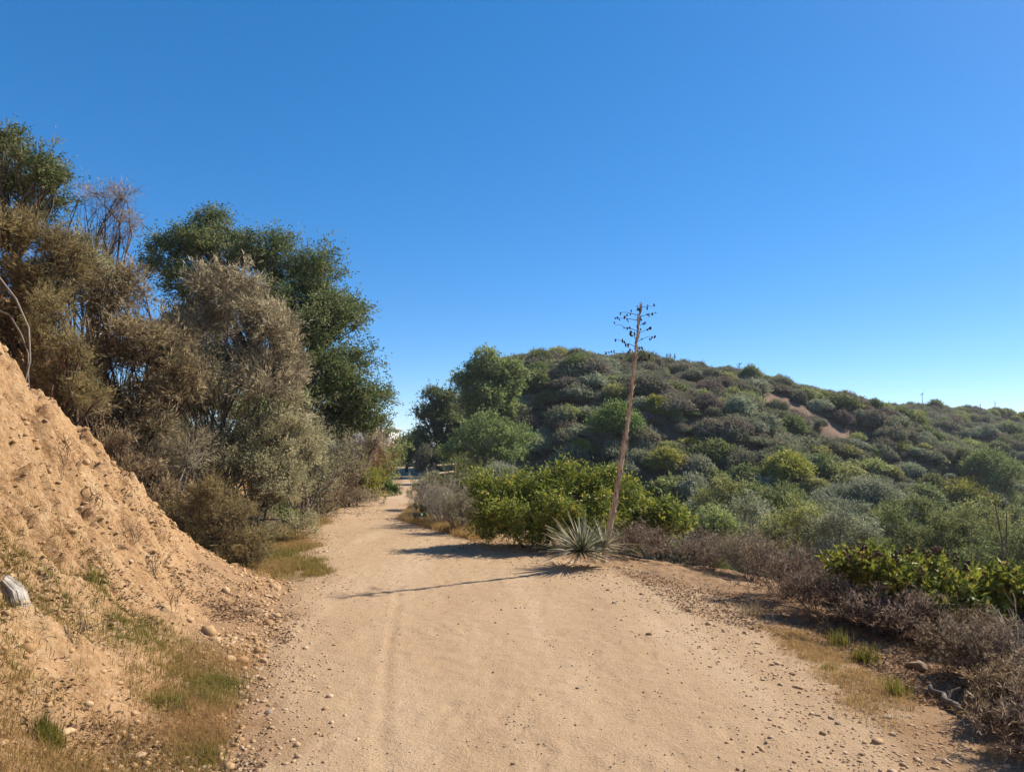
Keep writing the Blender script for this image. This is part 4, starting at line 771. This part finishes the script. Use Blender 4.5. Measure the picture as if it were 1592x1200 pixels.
mw = plain('white_render', (0.78, 0.77, 0.74)); mg = plain('window_glass', (0.04, 0.07, 0.10), 0.1, 0.6); mf = plain('white_frame', (0.7, 0.7, 0.7), 0.5); mrf = plain('grey_roof', (0.35, 0.34, 0.33), 0.8)
hb = pt(588, 690, 88); hb[2] = h1(hb[0], hb[1]) - 0.3; ztop = pt(590, 668, 88)[2] - hb[2]
ho = thing('house', hb, 'white house with dark windows glimpsed past the oak tree', 'house')
obj('wall', boxmesh('wall', mw, (-1.8, 1.6, 0, 6, 0, ztop)), ho)
obj('roof', boxmesh('roof', mrf, (-2.1, 1.9, -0.3, 6.3, ztop, ztop + 0.25)), ho)
for wx in (-1.4, 0.15):
    for wz in (ztop - 1.05, ztop - 2.35):
        if wz < 0.3: continue
        w_ = obj('window', boxmesh('window', mf, (wx, wx + 1.1, -0.06, 0.02, wz, wz + 0.08), (wx, wx + 1.1, -0.06, 0.02, wz + 0.72, wz + 0.8), (wx, wx + 0.08, -0.06, 0.02, wz + 0.08, wz + 0.72), (wx + 1.02, wx + 1.1, -0.06, 0.02, wz + 0.08, wz + 0.72)), ho)
        obj('pane', boxmesh('pane', mg, (wx + 0.085, wx + 1.015, -0.03, 0.015, wz + 0.085, wz + 0.715)), w_)
wd_m = barkmat('weathered_post_wood', [(0.24, 0.17, 0.11), (0.42, 0.32, 0.22)], 12, 0.85, False, (1, 1, 0.15))
rp0 = foot(676, 33); rl = thing('wooden_railing', rp0, 'short weathered wooden railing beside the far trail', 'railing')
for (x_, y_) in ((0, 0), (0.75, 2.6)): obj('post', boxmesh('post', wd_m, (x_ - 0.06, x_ + 0.06, y_ - 0.06, y_ + 0.06, -0.2, 0.95)), rl)
ra = Acc(); tubes(ra, np.array([[(0, -0.1, 0.82), (0.38, 1.3, 0.82), (0.78, 2.75, 0.82)], [(0, -0.1, 0.45), (0.38, 1.3, 0.45), (0.78, 2.75, 0.45)]]), np.full((2, 3), 0.05), 6); obj('rail', ra.mesh('rail', [wd_m]), rl)
cm = leafmat('cactus_pad', [(0.06, 0.09, 0.03), (0.11, 0.14, 0.05)], 0.0, 0.5, 0.3, 0.15, 0.02)
cb = foot(655, 14.6); ca = thing('prickly_pear', cb, 'small prickly pear cactus at the grassy right edge of the bend', 'cactus')
rg = np.random.default_rng(8)
for (x_, z_, ti, s_) in ((0, 0.10, 0.1, 1), (0.10, 0.13, -0.5, 0.9), (-0.09, 0.14, 0.5, 0.9), (0.03, 0.30, -0.15, 0.95), (-0.1, 0.33, 0.3, 0.8), (0.13, 0.30, -0.4, 0.75)):
    v, f = ico(rg, 0.05); o = obj('pad', mesh('pad', v * np.array([0.075, 0.022, 0.115]) * s_, None, f, tint=np.full(12, rg.random()), smooth=True, mats=[cm]), ca, loc=(x_, rg.normal() * 0.03, z_)); o.rotation_euler = (0, -ti, rg.uniform(-0.6, 0.6))

# ------------------------------------------------------------------ thin sea haze
hm = bpy.data.materials.new('haze_air'); hm.use_nodes = True; hn = hm.node_tree
for n_ in list(hn.nodes): hn.nodes.remove(n_)
pv = hn.nodes.new('ShaderNodeVolumePrincipled'); pv.inputs['Color'].default_value = (0.86, 0.91, 1.0, 1); pv.inputs['Density'].default_value = 0.0004; pv.inputs['Anisotropy'].default_value = 0.25
ov = hn.nodes.new('ShaderNodeOutputMaterial'); hn.links.new(pv.outputs[0], ov.inputs['Volume'])
obj('haze', boxmesh('haze', hm, (-3600, 3600, -70, 4600, -110, 16)), kind='stuff', label='thin pale haze in the air over the canyon', cat='haze')
S.cycles.volume_bounces = 0

# ------------------------------------------------------------------ stones, stump, log
STM = []
for s_ in range(6):
    r = np.random.default_rng(500 + s_); v, f = ico(r, 0.0)
    for it in range(1):        # one subdivision, then facets from random cuts
        em = {}; vv = list(map(tuple, v)); ff = []
        def mid(a_, b_):
            k_ = (min(a_, b_), max(a_, b_))
            if k_ not in em: p_ = np.array(vv[a_]) + np.array(vv[b_]); vv.append(tuple(p_ / np.linalg.norm(p_))); em[k_] = len(vv) - 1
            return em[k_]
        for (a_, b_, c_) in f: x_, y_, z_ = mid(a_, b_), mid(b_, c_), mid(c_, a_); ff += [(a_, x_, z_), (b_, y_, x_), (c_, z_, y_), (x_, y_, z_)]
        v, f = np.array(vv), np.array(ff)
    for c_ in range(11):
        n_ = rvec(r, 1)[0]; h_ = r.uniform(0.38, 0.72); dd = v @ n_; v = v - np.outer(np.maximum(dd - h_, 0), n_)
    v = v * np.array([1, r.uniform(0.65, 0.95), r.uniform(0.45, 0.7)]) + r.normal(size=v.shape) * 0.05
    STM.append((v, f))
STONE = {m_: [mesh('stone', v, None, f, tint=np.full(len(v), 0.3 + 0.1 * i), mats=[M[m_]]) for i, (v, f) in enumerate(STM)] for m_ in ('stone', 'greystone')}
rg = np.random.default_rng(77)
def stone(px, py, wpx, label, group=None, m_='stone', sink=0.25):
    p = at(px, py); s_ = wpx * p[1] / F / 2 * 0.7
    o = obj('stone', STONE[m_][int(rg.integers(6))], loc=(p[0], p[1], p[2] + s_ * (0.3 - sink)), label=label, cat='stone', group=group); o.scale = (s_, s_ * rg.uniform(0.8, 1.1), s_ * rg.uniform(0.8, 1.1)); o.rotation_euler = (rg.normal() * 0.2, rg.normal() * 0.2, rg.uniform(0, 6.28)); return o
stone(212, 1178, 44, 'large tan stone half buried in the grass at the bottom left')
stone(418, 928, 26, 'pale stone at the foot of the bank by the trail edge'); stone(432, 885, 22, 'whitish stone on the rubble nose above the grassy verge', m_='greystone'); stone(418, 862, 20, 'whitish stone higher on the rubble nose', m_='greystone')
stone(1238, 1068, 22, 'brownish stone lying out on the right side of the trail'); stone(1232, 1048, 22, 'flat pale stone near the right grass patch'); stone(1247, 1070, 16, 'small tan stone touching the brownish one on the trail')
stone(1378, 1115, 32, 'dark lumpy stone on the lower right of the trail', m_='greystone'); stone(1305, 1125, 18, 'grey stone left of the dark lumpy stone', m_='greystone'); stone(1070, 950, 18, 'brown stone on the right shoulder below the dry row'); stone(1160, 985, 18, 'tan stone near the middle of the right shoulder')
stone(955, 938, 14, 'dark stone on the trail below the yucca', m_='greystone'); stone(780, 948, 9, 'small dark stone in the middle of the trail', m_='greystone'); stone(418, 1108, 22, 'tan stone with a dark shadow at the left trail edge', m_='greystone')
stone(1425, 1040, 62, 'large brown rock on the right shoulder just above the fallen stick', m_='greystone', sink=0.1)
def band(n, fn, size, label, group, m_='stone'):
    for i in range(n): px, py = fn(); stone(px, py, rg.uniform(*size), label, group, m_)
def leftband():
    py = rg.uniform(940, 1190); return np.interp(py, [900, 960, 1040, 1100, 1190], [470, 440, 405, 395, 370]) + rg.normal() * 28, py
band(46, leftband, (9, 20), 'tan stone in the rubble strip along the left trail edge', 'stones of the left rubble strip')
def rightband():
    t = rg.random(); return 1080 + t * 320 + rg.normal() * 35, 945 + t * 165 + rg.normal() * 18
band(34, rightband, (8, 18), 'small tan stone scattered on the right shoulder', 'stones of the right shoulder')
def slopeband():
    t = rg.random(); return 30 + t * 330 + rg.normal() * 30, 640 + t * 300 + abs(rg.normal()) * 60
band(40, slopeband, (9, 20), 'pale stone embedded in the bare orange bank', 'stones in the bare bank')
# gravel: thousands of pebbles
def pebbles(name, pts, sizes, mat, label):
    n = len(pts); v, f = ico(np.random.default_rng(1), 0.0); rot = rg.uniform(0, 6.28, n); cs, sn = np.cos(rot), np.sin(rot)
    vv = v[None] * (1 + rg.uniform(-0.28, 0.28, (n, 12, 1))) * np.stack([rg.uniform(0.8, 1.3, n), rg.uniform(0.6, 1.0, n), rg.uniform(0.4, 0.8, n)], 1)[:, None, :] * sizes[:, None, None]
    x = vv[..., 0] * cs[:, None] - vv[..., 1] * sn[:, None]; y = vv[..., 0] * sn[:, None] + vv[..., 1] * cs[:, None]
    V_ = np.stack([x, y, vv[..., 2]], -1) + pts[:, None, :] + np.array([0, 0, 1.0]) * (sizes * 0.02)[:, None, None]
    T_ = (f[None] + np.arange(n)[:, None, None] * 12).reshape(-1, 3)
    return obj(name, mesh(name, V_, None, T_, tint=np.repeat(rg.uniform(0, 1, n), 12), mats=[mat]), kind='stuff', label=label, cat='gravel')
def scatter(n, x0, x1, y0, y1, dens):
    y = y0 + (y1 - y0) * rg.uniform(0, 1, n * 8) ** 1.5; x = rg.uniform(x0, x1, n * 8); keep = rg.random(len(x)) < dens(x, y); x, y = x[keep][:n], y[keep][:n]
    return np.stack([x, y, H(x, y)], 1)
def inside_of(x, y):
    l_ = np.interp(y, LE[:, 1], LE[:, 0]); r_ = np.interp(y, RE[:, 1], RE[:, 0]); return x - l_, r_ - x
def d_gravel(x, y):
    a_, b_ = inside_of(x, y); cl = 0.4 + 1.6 * np.clip(fbm(x * 1.4, y * 1.4, 71, 3) + 0.25, 0, 1)
    e = np.exp(-((a_ + 0.15) / 0.36) ** 2) * 1.0 + np.exp(-((b_ + 0.05) / 0.7) ** 2) * 0.75
    return np.clip(e * cl, 0, 1)
g1 = scatter(20000, -6, 4, 2.6, 17, d_gravel); pebbles('gravel', g1, rg.lognormal(math.log(0.0065), 0.5, len(g1)), M['stone'], 'loose gravel along both edges of the trail')
def d_trail(x, y):
    a_, b_ = inside_of(x, y); return ((a_ > 0) & (b_ > 0)) * np.clip(0.3 + fbm(x * 2, y * 2, 72, 2), 0.05, 1)
g2 = scatter(4200, -4, 3, 2.6, 13, d_trail); pebbles('grit', g2, rg.lognormal(math.log(0.004), 0.5, len(g2)), M['greystone'], 'scattered dark grit on the trail surface')
def d_bank(x, y):
    t_ = np.interp(y, TOE[:, 1], TOE[:, 0]) - x; return ((t_ > -0.1) & (t_ < 5)) * np.clip(0.25 + 1.4 * fbm(x * 1.1, y * 1.1, 73, 3), 0.04, 1)
g3 = scatter(15000, -7.5, -0.8, 2.2, 10.5, d_bank); pebbles('rubble', g3, rg.lognormal(math.log(0.012), 0.55, len(g3)), M['clod'], 'crumbled clods and rubble on the bare bank')
# bleached stump at the left edge
sp_ = at(22, 930); a = Acc(); r = np.random.default_rng(9); sc_ = sp_[1] / F
for i in range(90):
    az = r.uniform(-2.9, 0.6); el = r.uniform(-0.3, 1.4); p1 = np.array([math.cos(az) * math.cos(el), math.sin(az) * math.cos(el), math.sin(el)]) * 15 * sc_
    q0 = p1 * 0.8 + np.array([-0.06, 0, 0.06]); q1 = p1 * 1.0; q2 = p1 * 1.04 + np.array([0.03, -0.015, -0.055]); q3 = p1 * 1.06 + np.array([0.05, -0.03, -0.11])
    tubes(a, np.array([[q0, q1, q2, q3]]), np.array([[0.007, 0.009, 0.007, 0.003]]) * r.uniform(0.6, 1.3), 4, rng=r)
v, f = ico(r, 0.2); a.add(v * 13 * sc_, T=f, tint=0.2)
obj('stump', a.mesh('stump', [barkmat('bleached_stump_wood', [(0.16, 0.13, 0.10), (0.30, 0.26, 0.21), (0.42, 0.37, 0.31)], 22, 0.85)], True), loc=sp_, label='bleached shaggy stump poking in at the left edge of the bank', cat='stump')
l0 = at(1440, 1072); l1 = at(1500, 1118); a = Acc(); t = np.linspace(0, 1, 9)[:, None]; P_ = (l1 - l0) * t + np.random.default_rng(3).normal(size=(9, 3)) * 0.008 + np.array([0, 0, 0.035])
tubes(a, P_[None], np.array([[0.008, 0.015, 0.019, 0.018, 0.02, 0.019, 0.021, 0.019, 0.011]]), 9, tint=0.4)
tubes(a, np.stack([P_[5], P_[5] + np.array([0.05, 0.03, 0.05]), P_[5] + np.array([0.10, 0.03, 0.07])])[None], np.array([[0.014, 0.012, 0.009]]), 6, tint=0.5)
obj('fallen_log', a.mesh('fallen_log', [M['twig']], True), loc=l0, label='short weathered stick lying at the lower right trail edge', cat='log')

# ------------------------------------------------------------------ grass and litter
def blades(acc, rng, P, h, wd, lean=0.35, tint=None):
    n = len(P); h = h * rng.uniform(0.5, 1.25, n); az = rng.uniform(0, 6.283, n); d = np.stack([np.cos(az), np.sin(az), az * 0], 1); ln_ = np.abs(rng.normal(size=n)) * lean
    side = np.stack([-np.sin(az), np.cos(az), az * 0], 1) * (wd * rng.uniform(0.7, 1.3, n) / 2)[:, None]; up = np.array([0, 0, 1.0])
    m_ = P + up * (h * 0.55)[:, None] + d * (h * ln_ * 0.3)[:, None]; tp = P + up * (h * np.clip(1 - ln_ * 0.3, 0.3, 1))[:, None] + d * (h * ln_)[:, None]
    V_ = np.stack([P - side, P + side, m_ + side * 0.75, m_ - side * 0.75, tp], 1).reshape(-1, 3); i = np.arange(n)[:, None] * 5
    tint = rng.uniform(0, 1, n) if tint is None else tint
    acc.add(V_, Q=i + [0, 1, 2, 3], T=i + [3, 2, 4], tint=np.repeat(np.clip(tint, 0, 1), 5))
def tuftpts(rng, cen, per, r):
    n = len(cen); par = np.repeat(np.arange(n), per); o_ = rng.normal(size=(n * per, 2)) * r; x = cen[par, 0] + o_[:, 0]; y = cen[par, 1] + o_[:, 1]; return np.stack([x, y, H(x, y) - 0.01], 1), par
rg = np.random.default_rng(123); ga = Acc()
def d_lowbank(x, y):
    t_ = np.interp(y, TOE[:, 1], TOE[:, 0]) - x; return (t_ > 0.0) * (t_ < 2.4) * sstep(6.4, 4.2, y + 0.35 * (2.4 - t_) * 0 + t_ * 0.2) * np.clip(0.35 + 1.7 * fbm(x * 1.2, y * 1.2, 81, 3), 0.05, 1)
c_ = scatter(6500, -4.5, -0.9, 2.0, 6.6, d_lowbank); P_, par = tuftpts(rg, c_, 20, 0.05); tn = np.clip(0.62 - 1.1 * fbm(c_[:, 0] * 1.5, c_[:, 1] * 1.5, 82, 2) + rg.normal(size=len(c_)) * 0.15, 0, 1)
blades(ga, rg, P_, 0.062, 0.0032, 1.0, tn[par] + rg.normal(size=len(P_)) * 0.12)
obj('bank_grass', ga.mesh('bank_grass', [M['grass']]), kind='stuff', label='sparse dry and green grass on the lower left bank', cat='grass')
ga = Acc()
def d_verge(x, y):
    l_ = np.interp(y, LE[:, 1], LE[:, 0]) - x; t_ = x - np.interp(y, TOE[:, 1], TOE[:, 0]); return ((l_ > 0.12 + 0.6 * fbm(x * 1.8, y * 1.8, 85, 3)) & (t_ > -0.6)) * sstep(8.2, 9.2, y) * np.clip(0.5 + 1.2 * fbm(x, y, 83, 3), 0.1, 1)
c_ = scatter(5200, -7, -2.2, 8.0, 26, d_verge); P_, par = tuftpts(rg, c_, 18, 0.05); tn = np.clip(0.74 - 0.9 * fbm(c_[:, 0] * 0.9, c_[:, 1] * 0.5, 84, 2) - 0.25 * (np.interp(c_[:, 1], LE[:, 1], LE[:, 0]) - c_[:, 0] < 0.9) + 0.3 * sstep(14, 18, c_[:, 1]), 0, 1)
blades(ga, rg, P_, 0.075, 0.005, 0.9, tn[par] + rg.normal(size=len(P_)) * 0.12)
obj('verge_grass', ga.mesh('verge_grass', [M['grass']]), kind='stuff', label='golden and green grass verge left of the trail bend', cat='grass')
ga = Acc()
def poly_px(n, quad):
    u, v = rg.uniform(0, 1, n), rg.uniform(0, 1, n); A, B, C_, D_ = [np.array(at(*q)[:2]) for q in quad]
    xy = (A * (1 - u)[:, None] + B * u[:, None]) * (1 - v)[:, None] + (D_ * (1 - u)[:, None] + C_ * u[:, None]) * v[:, None]; return np.stack([xy[:, 0], xy[:, 1], H(xy[:, 0], xy[:, 1])], 1)
c_ = poly_px(900, [(1190, 975), (1290, 990), (1560, 1180), (1340, 1110)]); c_[:, :2] += rg.normal(size=(len(c_), 2)) * 0.07; c_ = c_[fbm(c_[:, 0] * 2.5, c_[:, 1] * 2.5, 91, 3) > -0.08]; P_, par = tuftpts(rg, c_, 14, 0.04); tn = np.clip(0.85 + rg.normal(size=len(c_)) * 0.2, 0, 1); blades(ga, rg, P_, 0.055, 0.003, 1.1, tn[par])
c_ = poly_px(2600, [(624, 808), (648, 785), (744, 812), (742, 843)]); P_, par = tuftpts(rg, c_, 16, 0.06); tn = np.clip(0.8 + rg.normal(size=len(c_)) * 0.2, 0, 1); blades(ga, rg, P_, 0.15, 0.007, 0.8, tn[par])
obj('shoulder_grass', ga.mesh('shoulder_grass', [M['grass']]), kind='stuff', label='golden dry grass on the right shoulder of the trail', cat='grass')
def tuft(px, py, n, h, r, mat, label, lean=0.5, wd=0.005, group=None):
    p = at(px, py); a_ = Acc(); rr = np.random.default_rng(int(px)); o_ = rr.normal(size=(n, 2)) * r; x = p[0] + o_[:, 0]; y = p[1] + o_[:, 1]
    blades(a_, rr, np.stack([x, y, H(x, y) - 0.01], 1) - p, h, wd, lean); return obj('grass_tuft', a_.mesh('grass_tuft', [M[mat]]), loc=p, label=label, cat='grass tuft', group=group)
tuft(1345, 1030, 200, 0.16, 0.05, 'greengrass', 'bright green grass tuft below the flower-headed bush'); tuft(1288, 1040, 110, 0.05, 0.035, 'greengrass', 'small flat green tuft on the trail edge')
tuft(1305, 1005, 120, 0.17, 0.04, 'greengrass', 'taller yellowish grass tuft left of the bright green one'); tuft(1392, 1080, 110, 0.13, 0.04, 'greengrass', 'yellow-green tuft in the dry grass above the fallen stick')
tuft(262, 1098, 300, 0.075, 0.07, 'greengrass', 'dense green tuft in the middle of the lower left bank'); tuft(75, 1150, 300, 0.08, 0.032, 'greengrass', 'bright green tuft near the bottom left corner'); tuft(320, 1180, 240, 0.06, 0.04, 'greengrass', 'green tuft at the bottom beside the large tan stone'); tuft(150, 900, 160, 0.09, 0.05, 'greengrass', 'pale green tuft on the middle of the bare bank')
tuft(1308, 960, 60, 0.35, 0.03, 'greengrass', 'tall thin green stems in front of the dry mauve shrubs', 0.25)
tuft(1170, 955, 110, 0.14, 0.06, 'strawgrass', 'pale straw tuft fallen over at the dry row', 0.9)
tuft(680, 800, 420, 0.42, 0.16, 'strawgrass', 'tall straw-coloured grass clump at the bend', 0.35, 0.006); tuft(655, 782, 260, 0.38, 0.14, 'strawgrass', 'pale feathery grass clump beside the cactus', 0.35, 0.006); tuft(712, 812, 300, 0.40, 0.14, 'strawgrass', 'straw grass clump next to the large dark bush', 0.35, 0.006)
la = Acc(); c_ = poly_px(2600, [(735, 838), (960, 850), (1010, 905), (700, 858)]); c2 = poly_px(2600, [(950, 880), (1180, 930), (1420, 1060), (1060, 950)]); c3 = scatter(13000, -4.5, -0.9, 2.0, 7.5, lambda x, y: ((np.interp(y, TOE[:, 1], TOE[:, 0]) - x > -0.25) & (np.interp(y, TOE[:, 1], TOE[:, 0]) - x < 1.8)) * np.clip(0.3 + 1.5 * fbm(x * 1.7, y * 1.7, 87, 3), 0.05, 1)); c4 = poly_px(3600, [(1240, 965), (1430, 1000), (1580, 1140), (1420, 1090)]); c_ = np.concatenate([c_, c2, c3, c4]); c_[:, 2] += 0.008
D_ = rvec(rg, len(c_)); D_[:, 2] *= 0.25; leaves(la, rg, c_, D_, 0.032, 0.012)
obj('leaf_litter', la.mesh('leaf_litter', [M['litter']]), kind='stuff', label='brown fallen leaves and twigs under the bush and dry row', cat='leaf litter')
